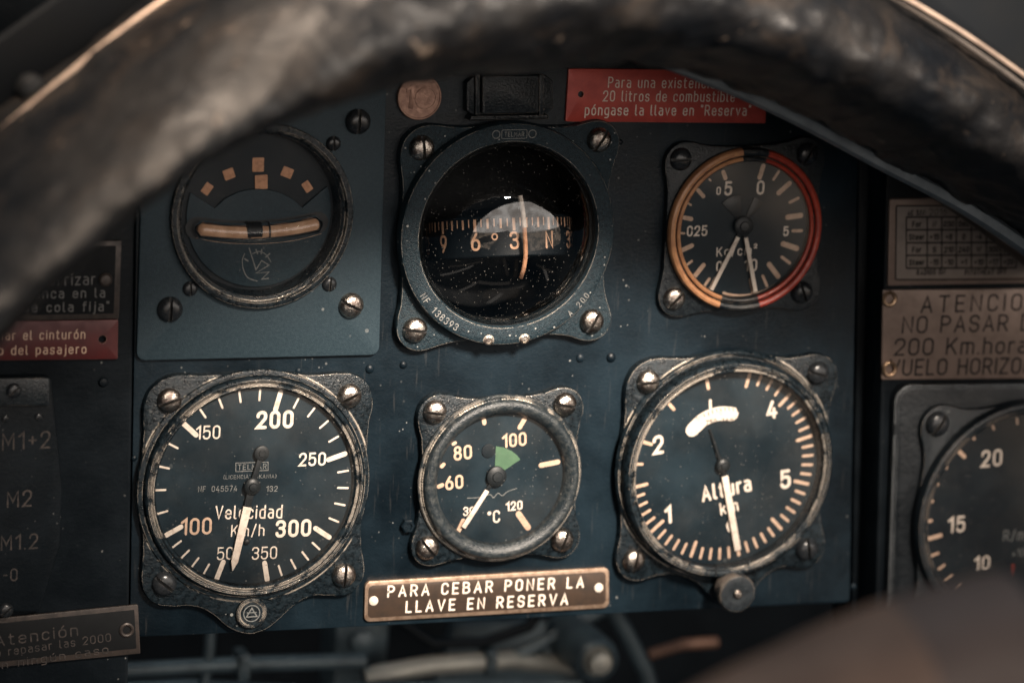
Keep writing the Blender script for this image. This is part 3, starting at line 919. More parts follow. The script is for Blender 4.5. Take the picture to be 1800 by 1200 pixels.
# raised textured mask with a sector window at the top
mk = M['plate']
R = 25.4
mb.m(mk)
aL, aR = fr.ang(*zs(312, 430), Zd, cd), fr.ang(*zs(868, 402), Zd, cd)
inner = [fr.p(*zs(*p), Zd) for p in ((395, 490), (440, 448), (495, 421), (545, 409), (590, 406), (640, 411), (690, 425), (735, 450), (780, 487))]
o_ = []
a0, a1 = aL - 2 * pi if aL > 0 else aL, aR
if aL < 0:
    aL += 2 * pi
k = 70
for i in range(k + 1):
    a = aL + (aR + 2 * pi - aL) * i / k
    o_.append((cd[0] + R * cos(a), cd[1] + R * sin(a)))
face = o_ + [(x, y) for x, y in reversed(inner)]
mb.prism(face, Zd - 1.1, Zd, 0.25)
mb.m(M['orange'])


def sq(u, v, w, h, deg, z):
    x, y = fr.p(*zs(u, v), z)
    a = radians(deg)
    pts_ = rrect(-w / 5 * .205, -h / 5 * .205, w / 5 * .205, h / 5 * .205, .35, 3)
    mb.prism([(x + px * cos(a) - py * sin(a), y + px * sin(a) + py * cos(a)) for px, py in pts_], z, z + 0.15, 0.06)


for args in ((360, 405, 36, 48, -35), (456, 340, 46, 44, 20), (584, 299, 50, 60, 0), (712, 333, 48, 42, -22), (800, 395, 34, 46, 35)):
    sq(*args, Zd - 1.15)
mb.m(M['faint'])
lg = lambda *p: [fr.p(*zs(*q), Zd + .06) for q in p]
mb.stroke(catmull(lg((525, 690), (515, 720), (520, 760), (540, 795), (580, 810)), 6), .35, Zd + .05)
mb.stroke(lg((545, 665), (575, 760), (600, 720), (632, 740), (575, 775), (632, 770), (600, 802), (630, 798)), .4, Zd + .06)
mb.stroke(catmull(lg((560, 690), (590, 680), (620, 695), (640, 725)), 6), .35, Zd + .065)
mb.stroke(lg((575, 672), (582, 690)), .5, Zd + .07)
mb.stroke(lg((600, 672), (598, 690)), .5, Zd + .07)
mb.stroke(lg((635, 690), (618, 704)), .5, Zd + .07)
mb.stroke(lg((525, 712), (540, 722)), .5, Zd + .07)
mb.m(M['edge_bronze'])
mb.stroke(catmull([fr.p(*zs(*q), Zd + .05) for q in ((312, 620), (420, 640), (580, 647), (740, 632), (862, 602))], 8), .16, Zd + .05)
mb.m(M['black'])
arc = [fr.p(*zs(*q), Zd) for q in ((312, 577), (440, 590), (575, 592), (720, 578), (846, 553))]
arc = catmull(arc, 8)
mb.stroke(arc, 7.7, Zd + .04)
mb.build('dial', rt)
mb = MB(M['orange'])
sq(598, 375, 54, 60, 2, Zd - .7)
mb.m(M['needleblack'])
x, y = fr.p(*zs(598, 440), Zd - .8)
mb.box(x - .7, y - 6, Zd - 1.05, x + .7, y + 5, Zd - .8, .1)
mb.build('turn_needle', rt)
sl = MB(M['tube_paint'])
arc3 = [(x, y, Zd + 1.6) for x, y in arc]
# half-round trough behind the tube
rs = [2.85] * len(arc3)
sl.tube(arc3, [1.4, 2.3] + rs[2:-2] + [2.3, 1.4], 16)
slo = sl.build('slip_tube', rt)
gl_ = MB(M['glass_clean'])
gl_.tube([(arc3[0][0] - 1.2, arc3[0][1], arc3[0][2]), (arc3[0][0] - .9, arc3[0][1], arc3[0][2])] + arc3 + [(arc3[-1][0] + .9, arc3[-1][1] + .2, arc3[-1][2]), (arc3[-1][0] + 1.2, arc3[-1][1] + .25, arc3[-1][2])], [.5, 1.5, 2.3] + [3.2] * (len(arc3) - 2) + [2.3, 1.5, .5], 20)
gl_.build('glass_tube', slo, 60)
bx, by = fr.p(*zs(562, 590), Zd + 1.6)
b_ = MB(M['black'])
b_.tube([(bx - 3.0, by, Zd + 1.65), (bx - 2.6, by, Zd + 1.65), (bx + 2.6, by, Zd + 1.65), (bx + 3.0, by, Zd + 1.65)], [2.2, 3.05, 3.05, 2.2], 20)
b_.build('slip_ball', slo)
for u in (541, 627):
    x, y = fr.p(*zs(u, 590), Zd + 1.6)
    b_ = MB(M['needleblack'])
    b_.tube([(x - .25, y, Zd + 1.6), (x + .25, y, Zd + 1.6)], 3.24, 24)
    b_.build('marker_wire', slo)
glass_disc(rt, 28.3, 3.2, -0.5)
for (u, v, d) in ((631, 215, 88), (300, 545, 88), (619, 538, -28)):
    x, y = fr.p(u, v, 3.5)
    screw(rt, x, y, 2.0, d, SCREW if u == 619 else SCREW_DARK, 1.03)
for (u, v, d) in ((587, 253, 92), (335, 508, 92), (580, 500, 86)):
    x, y = fr.p(u, v, 2.8)
    screw(rt, x, y, 2.0, d, SCREW_SMALL)

# ------------------------------------------------------------------ magnetic compass
rt, fr = gauge_root('magnetic_compass', 894, 413, 8, 'round magnetic compass with a numbered drum behind bulging glass and a pale lubber line', cat='compass')
sc4 = [(743, 261), (1055, 247), (731, 581), (1042, 566)]
out = flange_outline(37.6, ear_list(fr, sc4, 3, 5.8), 24)
mb = MB(M['speckle'])
mb.prism(rough_outline(out, .15, 3), 0, 4.0, 1.0, [circ(0, 0, 33.4, 72)[::-1]])
mb.build('flange', rt)
mb = MB(M['speckle'])
mb.lathe([(39.4, 3.9), (39.3, 7.2), (38.9, 8.0), (38.2, 8.4), (37.0, 8.6), (34.2, 8.9), (33.0, 8.7), (32.6, 8.2), (32.4, 7.2)], n=128)
# stamped letters that follow the ring, a maker's plate at the top and two plugs at the bottom
mb.m(M['pale'])
zs = lambda x, y: (670 + x / 2.2222, 100 + y / 2.2222)


def arc_text(s_, u, v, hh, z, step, tt=.7):
    x, y = fr.p(*zs(u, v), z)
    a, r = atan2(y, x), hypot(x, y)
    for i, ch in enumerate(s_):
        q = a + (i - (len(s_) - 1) / 2) * step / r
        text(mb, ch, r * cos(q), r * sin(q), hh, z, t=tt, rot=q + pi / 2)


arc_text('NF 138393', 222, 1003, 2.5, 8.78, 2.1)
arc_text('A 200', 772, 968, 2.2, 8.78, 2.1)
mb.m(M['faint'])
x, y = fr.p(904, 236, 8.8)
text(mb, 'TELMAR', x, y, 1.7, 8.95, t=.9, width=7.2)
mb.stroke(rrect(x - 4.6, y - 1.5, x + 4.6, y + 1.5, .4, 3), .22, 8.93, True)
for sx_ in (-1, 1):
    mb.stroke(circ(x + sx_ * 6.6, y, 1.35, 24), .3, 8.93, True)
mb.m(M['steel'])
for (u, v) in ((859, 598), (922, 596)):
    x, y = fr.p(u, v, 8.6)
    mb.lathe([(1.7, 8.3), (1.7, 8.9), (1.2, 9.05), (1.0, 8.7), (.02, 8.7)], (x, y), 24, cap=True)
mb.build('bezel_ring', rt)
mb = MB(M['black'])
mb.lathe([(32.6, 7.4), (31.8, 6.6), (31.4, 4.0), (32.2, 0), (32.6, -6), (31, -18), (26, -30), (16, -38), (0.02, -41)], n=96, cap=True)
mb.build('bowl', rt)
# the card: a drum on a vertical axis
zc = 6.5
A_ = 26.2
dz = zc - A_ - 1
dcx, dcy = fr.p(878, 411, dz)
psi = 22.0
TILT = radians(14.5)
mb = MB(M['dial_dark'])
n_ = 120


def drum(a_deg, y, r=A_):
    a = radians(a_deg)
    zz = r * cos(a)
    return (dcx + r * sin(a), dcy + y * cos(TILT) + zz * sin(TILT), dz + zz * cos(TILT) - y * sin(TILT))


mb.rings([[drum(360 * j / n_, y, r) for j in range(n_)] for y, r in ((9.5, 2), (8.4, 14), (6.0, 23), (5.5, A_ - .3), (5.2, A_), (-8.4, A_), (-8.8, A_ - .3), (-9.2, 22))][::-1])
bmesh.ops.recalc_face_normals(mb.bm, faces=mb.bm.faces)
mb.m(M['card'])
dm = lambda x, y, z: drum(x, y, A_ + z)


def dline(val, y0, y1, wd):
    a = psi - val
    aa = wd / A_ * 180 / pi / 2
    vs = [mb.v(*dm(a + q * aa, y, 0.06)) for q, y in ((-1, y0), (1, y0), (1, y1), (-1, y1))]
    mb.f(vs)


for k in range(72):
    val = k * 5
    rel = (val - psi + 180) % 360 - 180
    if abs(rel) > 100:
        continue
    if val % 30 == 0:
        dline(val, 0.1, 4.4, 1.05)
    elif val % 10 == 0:
        dline(val, 1.0, 4.4, 0.8)
    else:
        dline(val, 1.6, 4.4, 0.42)
for val, s_ in ((0, 'N'), (30, '3'), (60, '6'), (90, '9'), (120, '12'), (330, '33'), (300, '30')):
    a = psi - val
    if a < -180:
        a += 360
    if a > 180:
        a -= 360
    text(mb, s_, 0, -3.4, 6.3, 0.06, t=.95, sx=.95, gap=.9, mp=lambda x, y, z, a=a: dm(a + x / A_ * 180 / pi, y, z))
mb.stroke([(x * .9 + 25.0 * 0, y) for x, y in circ(0, 0, 1.0, 16)], .5, 0.06, True, mp=lambda x, y, z: dm(psi - 45 + x / A_ * 180 / pi, y - 1.9, z))
mb.build('compass_card', rt)
# lubber line: a bent wire in front of the card
mb = MB(M['cream'])
lp = [fr.p(*zs(*q), 8.5) + (zz,) for q, zz in (((548, 545), 7.0), ((554, 600), 8.2), ((558, 665), 8.9))]
mb.tube(catmull(lp, 6), .85, 10)
mb.m(M['orange'])
lp = [fr.p(*zs(*q), 8.5) + (zz,) for q, zz in (((558, 665), 8.9), ((560, 760), 9.6), ((553, 820), 9.6), ((543, 862), 9.0))]
mb.tube(catmull(lp, 6), .8, 10)
mb.build('lubber_line', rt)
# bulging glass
mb = MB(M['glass_compass'])
Rc = 44.0
rg = 32.3
zb = 7.2
c0 = zb - sqrt(Rc * Rc - rg * rg)
prof = []
for i in range(25):
    a = math.asin(rg / Rc) * (1 - i / 24)
    prof.append((max(Rc * sin(a), .02), c0 + Rc * cos(a)))
mb.lathe(prof, n=96, cap=True)
mb.build('compass_glass', rt, 80)
std_screws(rt, fr, sc4, 4.0, (95, 55, -8, 60), sc=1.03)

# ------------------------------------------------------------------ oil pressure gauge
rt, fr = gauge_root('oil_pressure_gauge', 1312, 405, 6, 'round pressure gauge whose rim is painted half orange and half red')
zs = lambda x, y: (1120 + x / 3.156, 210 + y / 3.156)
sc4 = [(1199, 281), (1421, 272), (1187, 526), (1412, 515)]
out = flange_outline(29.2, ear_list(fr, sc4, 2.5, 5.0), 20)
mb = MB(M['crackle_less'])
mb.prism(out, 0, 2.8, .8)
mb.build('flange', rt)
aY0, aY1 = fr.ang(*zs(585, 180), 6), fr.ang(*zs(450, 1060), 6)
aR0, aR1 = fr.ang(*zs(735, 180), 6), fr.ang(*zs(688, 1065), 6)
mb = MB(M['crackle_less'], M['yellow'], M['red'])


def ringmat(j, n):
    a = 2 * pi * (j + .5) / n
    a = (a + pi) % (2 * pi) - pi
    if a > aY0 or a < aY1:
        return 1
    if aR1 < a < aR0:
        return 2
    return 0


mb.lathe([(29.6, 2.6), (29.6, 4.2)], n=180)
mb.lathe([(29.6, 4.2), (29.5, 5.5), (29.0, 6.3), (28.2, 6.6), (27.4, 6.3), (27.0, 5.6)], n=180, matfn=ringmat)
mb.lathe([(27.0, 5.6), (26.7, 4.9), (26.5, 5.1)], n=180)
mb.lathe([(26.5, 5.1), (26.3, 5.7), (25.7, 6.0), (25.2, 5.8), (24.9, 5.2)], n=180, matfn=ringmat)
mb.lathe([(24.9, 5.2), (24.6, 4.2), (24.5, 2.4)], n=180)
mb.build('bezel_ring', rt)
Z = 3.2
zt = Z + .05
mb = MB(M['dial'])
mb.lathe([(25, Z), (.02, Z)], n=80, cap=True)
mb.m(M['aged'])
for x0, y0, x1, y1, w in ((680, 322, 700, 258, 27), (757, 333, 785, 290, 16), (785, 408, 845, 355, 28), (848, 460, 893, 437, 17), (835, 542, 908, 533, 30), (864, 618, 912, 617, 18),
                          (810, 690, 885, 715, 30), (803, 763, 846, 796, 17), (732, 803, 782, 870, 28), (697, 868, 720, 922, 16), (478, 292, 490, 326, 24), (338, 393, 368, 427, 22),
                          (283, 465, 298, 475, 12), (262, 545, 300, 552, 24), (243, 630, 262, 632, 12), (247, 726, 303, 700, 26), (276, 806, 303, 786, 14), (316, 873, 368, 808, 26),
                          (374, 922, 400, 884, 16), (400, 332, 408, 340, 10), (645, 955, 632, 890, 26), (405, 945, 440, 880, 26)):
    fr.line(mb, *zs(x0, y0), *zs(x1, y1), w / 3.156, zt)
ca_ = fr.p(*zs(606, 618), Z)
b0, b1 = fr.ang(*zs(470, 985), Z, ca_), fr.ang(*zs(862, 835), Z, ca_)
mb.stroke([(ca_[0] + 23.6 * cos(b0 + (b1 - b0) * i / 24), ca_[1] + 23.6 * sin(b0 + (b1 - b0) * i / 24)) for i in range(25)], .85, zt)  # pale arc painted for the light on the lower inner bezel wall
mb.m(M['cream'])
for s_, u, v, h, t in (('0', 685, 378, 80, 1.1), ('5', 506, 383, 80, 1.2), ('0', 452, 396, 46, 1.2), ('5', 826, 620, 56, 1.2), ('025', 333, 618, 60, 1.1), ('0', 455, 815, 60, 1.0), ('10', 630, 808, 70, 1.0)):
    fr.tc(mb, s_, *zs(u, v), h / 3.156, zt, t=t, gap=1.0)
fr.tf(mb, 'Kg/cm²', *zs(440, 735), *zs(665, 722), 54 / 3.156, zt, t=.85)
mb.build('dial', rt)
for nm, tip, hb, off in (('needle', (410, 945), (590, 590), 0), ('needle', (655, 955), (590, 590), .9)):
    # two pointers on a common boss, each with a black fan-shaped counterweight
    o_n = None
    hub_ = zs(590, 590)
    mbn = needle('needle', rt, fr, Z + .7 + off, hub_, zs(*tip), 1.55, 1.5, start=4.4, hubr=3.5 if off else 2.5, pointed=False, hub_h=1.2)
mb = MB(M['needleblack'])
for pts_ in (((560, 560), (520, 520), (470, 465), (500, 440), (535, 425), (575, 418), (582, 545)), ((610, 560), (640, 530), (700, 470), (680, 445), (650, 430), (600, 545))):
    pp = [fr.p(*zs(*q), Z + .5) for q in pts_]
    mb.prism(pp[::-1] if sum((pp[i][0] - pp[i - 1][0]) * (pp[i][1] + pp[i - 1][1]) for i in range(len(pp))) > 0 else pp, Z + .35, Z + .6, .08)
bmesh.ops.recalc_face_normals(mb.bm, faces=mb.bm.faces)
mb.build('counterweight', rt)
glass_disc(rt, 24.7, 5.3, .5)
std_screws(rt, fr, sc4, 2.8, (2, 60, 45, 110), mes=[SCREW_DARK, SCREW_DARK, SCREW, SCREW_DARK], sc=.95)

# ------------------------------------------------------------------ temperature gauge
rt, fr = gauge_root('temperature_gauge', 882, 843, 6, 'small round temperature gauge in degrees C with a green sector at its centre')
zs = lambda x, y: (690 + x / 3.159, 640 + y / 3.159)
sc4 = [(766, 725), (995, 712), (753, 964), (990, 950)]
out = flange_outline(28.4, ear_list(fr, sc4, 3, 5.4), 20)
mb = MB(M['crackle'])
mb.prism(rough_outline(out, .2, 6), 0, 3.4, 1.0)
mb.build('flange', rt)
mb = MB(M['grey_bezel'])
mb.lathe([(30.5, 3.2), (30.5, 4.4), (30.1, 4.8), (29.6, 4.8)], n=180)
# fine knurl round the outer edge
kn = []
for q, z in ((29.6, 4.8), (29.5, 5.5), (29.2, 5.7)):
    kn.append([((q - (.25 if j % 2 else 0)) * cos(2 * pi * j / 360), (q - (.25 if j % 2 else 0)) * sin(2 * pi * j / 360), z) for j in range(360)])
mb.rings(kn)
mb.lathe([(29.2, 5.6), (28.9, 6.6), (28.2, 7.4), (27.3, 7.7), (26.2, 7.6), (25.3, 7.0), (24.4, 6.2), (23.9, 5.4), (23.7, 4.4), (23.6, 2.6)], n=128)
mb.build('bezel_ring', rt)
Z = 3.9
zt = Z + .05
mb = MB(M['dial'])
mb.lathe([(24.3, Z), (.02, Z)], n=80, cap=True)
mb.m(M['aged'])
for x0, y0, x1, y1, w in ((706, 350, 733, 305, 26), (825, 560, 918, 542, 28), (700, 830, 752, 905, 34), (508, 312, 510, 326, 24), (338, 442, 348, 436, 20), (274, 566, 284, 556, 22), (258, 678, 276, 670, 24), (366, 925, 392, 868, 26)):
    fr.line(mb, *zs(x0, y0), *zs(x1, y1), w / 3.159, zt)
for s_, u, v, h, t in (('100', 676, 420, 78, 1.15), ('80', 390, 490, 82, 1.15), ('60', 343, 655, 80, 1.2)):
    fr.tc(mb, s_, *zs(u, v), h / 3.159, zt, t=t, rot=radians(4), gap=.9)
mb.m(M['cream'])
fr.tc(mb, '120', *zs(675, 785), 54 / 3.159, zt, t=1.3, rot=radians(4), gap=.8)
fr.tc(mb, '30', *zs(424, 815), 52 / 3.159, zt, t=1.1, gap=.8)
fr.tc(mb, '°C', *zs(562, 846), 72 / 3.159, zt, t=1.0, rot=radians(3), gap=.8)
mb.m(M['green'])
mb.poly([fr.p(*zs(*q), Z) for q in ((568, 568), (615, 592), (709, 528), (690, 503), (660, 480), (620, 462), (574, 454))], zt + .03)
mb.m(M['faint'])
mb.stroke(catmull([fr.p(*zs(*q), Z) for q in ((415, 742), (480, 738), (540, 722), (560, 740), (585, 715), (610, 728), (640, 705), (690, 688))], 6), .3, zt)
x, y = fr.p(*zs(532, 478), Z)
mb.m(M['dial_dark'])
mb.lathe([(2.5, Z), (2.5, Z + .5), (2.0, Z + .6), (.02, Z + .6)], (x, y), 24, cap=True)
mb.build('dial', rt)
needle('needle', rt, fr, Z + .8, zs(575, 620), zs(392, 905), 1.7, 1.7, start=6.0, hubr=3.6, pointed=False, hub_h=1.5)
glass_disc(rt, 24.0, 5.6, .5)
std_screws(rt, fr, sc4, 3.4, (-8, -12, -50, 68))
x, y = fr.p(718, 925, 2)
mb = MB(M['panel'])
mb.lathe([(2.6, 0), (2.6, 2.0), (2.1, 2.4), (1.4, 2.4), (1.2, 1.9), (.02, 1.9)], (x, y), 6, cap=True)
mb.build('lock_nut', rt)

# ------------------------------------------------------------------ altimeter
rt, fr = gauge_root('altimeter', 1281, 820, 8, 'large round altimeter marked Altura km with a setting knob below')
zs = lambda x, y: (1050 + x / 2.353, 590 + y / 2.353)
sc4 = [(1141, 672), (1440, 657), (1116, 986), (1420, 966)]
kx, ky = fr.p(1285, 1032, 3)
out = flange_outline(41.0, ear_list(fr, sc4, 3, 6.0) + [(kx, ky, 6.0)], 22)
mb = MB(M['crackle'])
mb.prism(rough_outline(out, .25, 11), 0, 3.6, 1.1)
mb.lathe([(42.3, 3.5), (42.0, 4.4), (41.4, 4.9), (40.6, 4.7), (40.2, 3.4)], n=128)
mb.build('flange', rt)
mb = MB(M['crackle'])
mb.lathe([(40.7, 3.4), (40.7, 7.4), (40.2, 8.8), (39.4, 9.5), (38.5, 9.5), (37.9, 9.0), (37.5, 9.0), (37.2, 9.4), (36.8, 9.3), (36.4, 8.4), (36.3, 5.4), (36.3, 3)], fr.p(1284, 827, 9), n=128)
mb.build('bezel_ring', rt)
Z = 4.2
zt = Z + .05
cd = fr.p(1271, 817, Z)
mb = MB(M['dial'])
mb.lathe([(36.6, Z), (.02, Z)], fr.p(1280, 823, 7), n=96, cap=True)
maj = [zs(735, 770)[:2], zs(580, 875), zs(400, 875), zs(250, 785), zs(168, 622), zs(205, 443), zs(300, 285), zs(455, 195), zs(622, 187), zs(775, 265), zs(850, 425), zs(838, 605), zs(735, 770)]
A = tick_interp(fr, mb, maj, [4, 4, 4, 4, 1, 0, 0, 0, 3, 4, 4, 4], cd, zt, 35.3, 5.4, 3.7, 1.25, 1.0, M['aged'], M['aged'], skip=(('M', 12),))
mb.m(M['cream'])
for s_, u, v, h, t in (('4', 722, 305, 80, 1.2), ('5', 778, 592, 82, 1.2), ('2', 252, 450, 82, 1.2), ('1', 292, 740, 78, 1.3)):
    fr.tc(mb, s_, *zs(u, v), h / 2.353, zt, t=t, rot=radians(6))
fr.tf(mb, 'Altura', *zs(430, 655), *zs(636, 607), 72 / 2.353, zt, t=1.15, gap=1.0)
fr.tf(mb, 'km', *zs(507, 717), *zs(582, 697), 56 / 2.353, zt, t=1.0)
mb.stroke([fr.p(*zs(*q), Z) for q in ((545, 762), (537, 785), (545, 805), (560, 806))], .9, zt)
mb.stroke(catmull([fr.p(*zs(*q), Z) for q in ((393, 388), (440, 345), (500, 322), (556, 323))], 8), 5.2, zt)
mb.stroke([fr.p(*zs(467, 268), Z), fr.p(*zs(468, 300), Z)], 1.1, zt + .03)
mb.m(M['ink'])
fr.tf(mb, '750', *zs(448, 360), *zs(494, 352), 22 / 2.353, zt + .06, t=1.1)
fr.tf(mb, '780', *zs(512, 352), *zs(560, 352), 22 / 2.353, zt + .06, t=1.1)
for i in range(13):
    q = i / 12
    u, v = 372 + 205 * q, 362 - 66 * sin(q * pi * .62)
    if i > 3:
        mb.stroke([fr.p(*zs(u, v), Z), fr.p(*zs(u + 3, v + 13), Z)], .3, zt + .07, cap=False)
mb.build('dial', rt)
mb = MB(M['needleblack'])
h_, q_ = fr.p(*zs(515, 540), Z + .5), fr.p(*zs(465, 385), Z + .5)
mb.tube([h_ + (Z + .5,), q_ + (Z + .5,)], [.9, .45], 8)
mb.build('index_pointer', rt)
needle('needle', rt, fr, Z + 1.0, zs(518, 535), zs(580, 885), 2.5, 2.4, start=4.2, hubr=2.6, pointed=False)
glass_disc(rt, 36.6, 8.0, .9, fr.p(1284, 827, 9))
std_screws(rt, fr, sc4, 3.6, (3, -18, 80, 100), mes=[SCREW, SCREW_DARK, SCREW, SCREW_DARK])
kx, ky = fr.p(1297, 1044, 14)
mb = MB(M['crackle_less'])
mb.lathe([(2.2, 2), (2.2, 7.5)], (kx, ky), 24)
kn = []
for q, z in ((6.6, 7.5), (7.1, 8.0), (7.1, 13.2), (6.7, 13.9)):
    kn.append([(kx + (q - (.22 if j % 2 else 0)) * cos(2 * pi * j / 120), ky + (q - (.22 if j % 2 else 0)) * sin(2 * pi * j / 120), z) for j in range(120)])
r_ = mb.rings(kn)
mb.lathe([(6.6, 13.9), (6.0, 14.1), (3.0, 13.8), (.02, 13.7)], (kx, ky), 48, cap=True)
ko = mb.build('setting_knob', rt)
mb = MB(M['steel'])
mb.lathe([(1.7, 13.6), (1.7, 14.4), (1.1, 14.9), (.02, 15)], (kx, ky), 20, cap=True)
mb.build('centre_pin', ko)

# ------------------------------------------------------------------ rev counter at the right edge
rt, fr = gauge_root('rev_counter', 1795, 905, 10, 'round rev counter cut by the picture edge, marked R/min and 10, 15, 20')
zs = lambda x, y: (1450 + x / 2.183, 650 + y / 2.183)
pl = [fr.p(u, v, 7) for u, v in ((1555, 1230), (1990, 1220), (2000, 672), (1574, 676))]
mb = MB(M['worn_plate'])
mb.prism(rpoly(pl, 6.5, 8), 3, 7.0, 1.4)
mb.build('mounting_plate', rt)
sc4 = [(1650, 746), (1945, 738), (1930, 1075), (1630, 1085)]
mb = MB(M['crackle_less'])
mb.prism(flange_outline(44.0, ear_list(fr, sc4, 9, 6.6), 20), 7, 9.6, .9)
mb.build('flange', rt)
mb = MB(M['crackle_less'])
mb.lathe([(q * 1.043, z) for q, z in ((42.5, 9.5), (42.4, 12.0), (41.8, 13.1), (40.8, 13.4), (39.8, 12.9), (39.3, 11.9), (38.8, 11.9), (38.5, 12.4), (38.0, 12.2), (37.6, 11.4), (37.4, 9.5))], n=128)
mb.build('bezel_ring', rt)
Z = 10.0
zt = Z + .05
mb = MB(M['dial_dark'])
mb.lathe([(39.6, Z), (.02, Z)], n=96, cap=True)
mb.m(M['aged'])
cd = fr.p(1797, 908, Z)
for x0, y0, x1, y1, w in ((497, 294, 535, 332, 17), (445, 357, 466, 374, 14), (406, 430, 432, 438, 14), (388, 501, 411, 503, 15), (380, 581, 408, 578, 14), (394, 648, 444, 634, 17), (412, 711, 434, 702, 12),
                          (437, 763, 458, 748, 10), (463, 808, 487, 788, 10), (505, 842, 521, 826, 9), (561, 244, 573, 264, 12), (641, 206, 648, 227, 9), (737, 187, 739, 206, 9)):
    fr.line(mb, *zs(x0, y0), *zs(x1, y1), w / 2.183, zt)
mb.m(M['cream'])
for s_, u, v, h, t in (('20', 640, 338, 70, .95), ('15', 505, 592, 67, .95), ('10', 603, 741, 62, .9)):
    fr.tc(mb, s_, *zs(u, v), h / 2.183, zt, t=t, rot=radians(2))
mb.m(M['faint'])
fr.tc(mb, 'R/min', *zs(745, 632), 46 / 2.183, zt, t=.8)
fr.tc(mb, '×100', *zs(755, 700), 34 / 2.183, zt, t=.8)
mb.m(M['red'])
fr.line(mb, *zs(722, 750), *zs(722, 800), 5, zt)
mb.build('dial', rt)
glass_disc(rt, 39.3, 11.3, .7)
x, y = fr.p(1650, 746, 11)
screw(rt, x, y, 9.6, 55, SCREW_DARK, 1.08)


# ------------------------------------------------------------------ placards
def placard(name, corners, z0, th, mt, label, r=.5, cat='placard', bev=.2, holes=()):
    """corners in pixels: BL, BR, TR, TL. Returns the MB to be lettered, plus its frame"""
    x, y = P(*corners[0], z0)
    fr_ = Frame(x, y, z0)
    mb_ = MB(mt)
    mb_.prism(rpoly([fr_.p(u, v, th) for u, v in corners], r), 0, th, bev, [circ(*fr_.p(u, v, th), hr * .2, 20)[::-1] for u, v, hr in holes])
    return mb_, fr_, (name, x, y, z0, label, cat)


def finish(mb_, info):
    name, x, y, z0, label, cat = info
    return tag(place(mb_.build(name), x, y, z0), label, cat, 'lettered placards fixed around the instruments')


mb, fr, info = placard('placard', [(994, 214), (1346, 217), (1348, 124), (1000, 121)], 0.02, 1.2, M['redplate'],
                       'red metal placard beginning Para una existencia, above the pressure gauge', .4, holes=[(1021, 166, 5.5), (1325, 171, 5.5)])
mb.m(M['cream'])
zt = 1.25
fr.tf(mb, 'Para una existencia de', 1069, 145, 1288, 146.5, 19, zt, t=.72, gap=1.5)
fr.tf(mb, '20 litros de combustible', 1060, 169, 1292, 170, 19, zt, t=.72, gap=1.5)
fr.tf(mb, 'póngase la llave en "Reserva"', 1028, 193.5, 1320, 194.5, 19, zt, t=.8, gap=1.4)
finish(mb, info)

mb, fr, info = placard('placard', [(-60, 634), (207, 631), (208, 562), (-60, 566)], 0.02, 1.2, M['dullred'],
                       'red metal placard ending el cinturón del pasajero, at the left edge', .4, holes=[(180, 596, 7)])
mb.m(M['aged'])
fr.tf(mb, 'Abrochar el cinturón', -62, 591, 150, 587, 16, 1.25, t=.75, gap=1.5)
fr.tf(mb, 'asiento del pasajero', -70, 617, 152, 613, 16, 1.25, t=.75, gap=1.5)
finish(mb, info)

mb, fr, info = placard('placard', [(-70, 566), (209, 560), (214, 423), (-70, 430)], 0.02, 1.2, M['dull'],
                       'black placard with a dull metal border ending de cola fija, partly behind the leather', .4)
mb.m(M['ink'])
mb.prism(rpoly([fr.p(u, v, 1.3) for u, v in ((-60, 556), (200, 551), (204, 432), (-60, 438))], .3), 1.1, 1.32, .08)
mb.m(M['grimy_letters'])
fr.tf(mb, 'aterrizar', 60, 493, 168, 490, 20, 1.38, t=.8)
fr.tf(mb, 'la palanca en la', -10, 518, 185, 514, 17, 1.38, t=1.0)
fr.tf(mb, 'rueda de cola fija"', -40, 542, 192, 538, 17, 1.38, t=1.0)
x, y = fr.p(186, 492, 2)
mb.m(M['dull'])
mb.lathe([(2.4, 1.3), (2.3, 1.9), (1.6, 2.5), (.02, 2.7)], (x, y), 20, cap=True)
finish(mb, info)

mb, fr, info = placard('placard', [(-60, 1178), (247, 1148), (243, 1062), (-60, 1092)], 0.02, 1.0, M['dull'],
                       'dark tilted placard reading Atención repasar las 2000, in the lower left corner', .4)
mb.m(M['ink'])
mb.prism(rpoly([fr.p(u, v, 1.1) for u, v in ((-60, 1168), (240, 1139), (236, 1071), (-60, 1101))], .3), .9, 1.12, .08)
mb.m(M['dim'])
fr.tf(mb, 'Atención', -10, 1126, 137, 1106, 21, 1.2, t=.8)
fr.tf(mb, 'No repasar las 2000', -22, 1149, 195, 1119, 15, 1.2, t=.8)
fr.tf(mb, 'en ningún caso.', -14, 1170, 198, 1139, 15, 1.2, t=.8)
x, y = fr.p(223, 1107, 1.5)
mb.m(M['dull'])
mb.lathe([(2.6, 1.1), (2.6, 1.5), (2.1, 1.8), (1.6, 1.6), (1.3, .9), (.02, .9)], (x, y), 24, cap=True)
finish(mb, info)

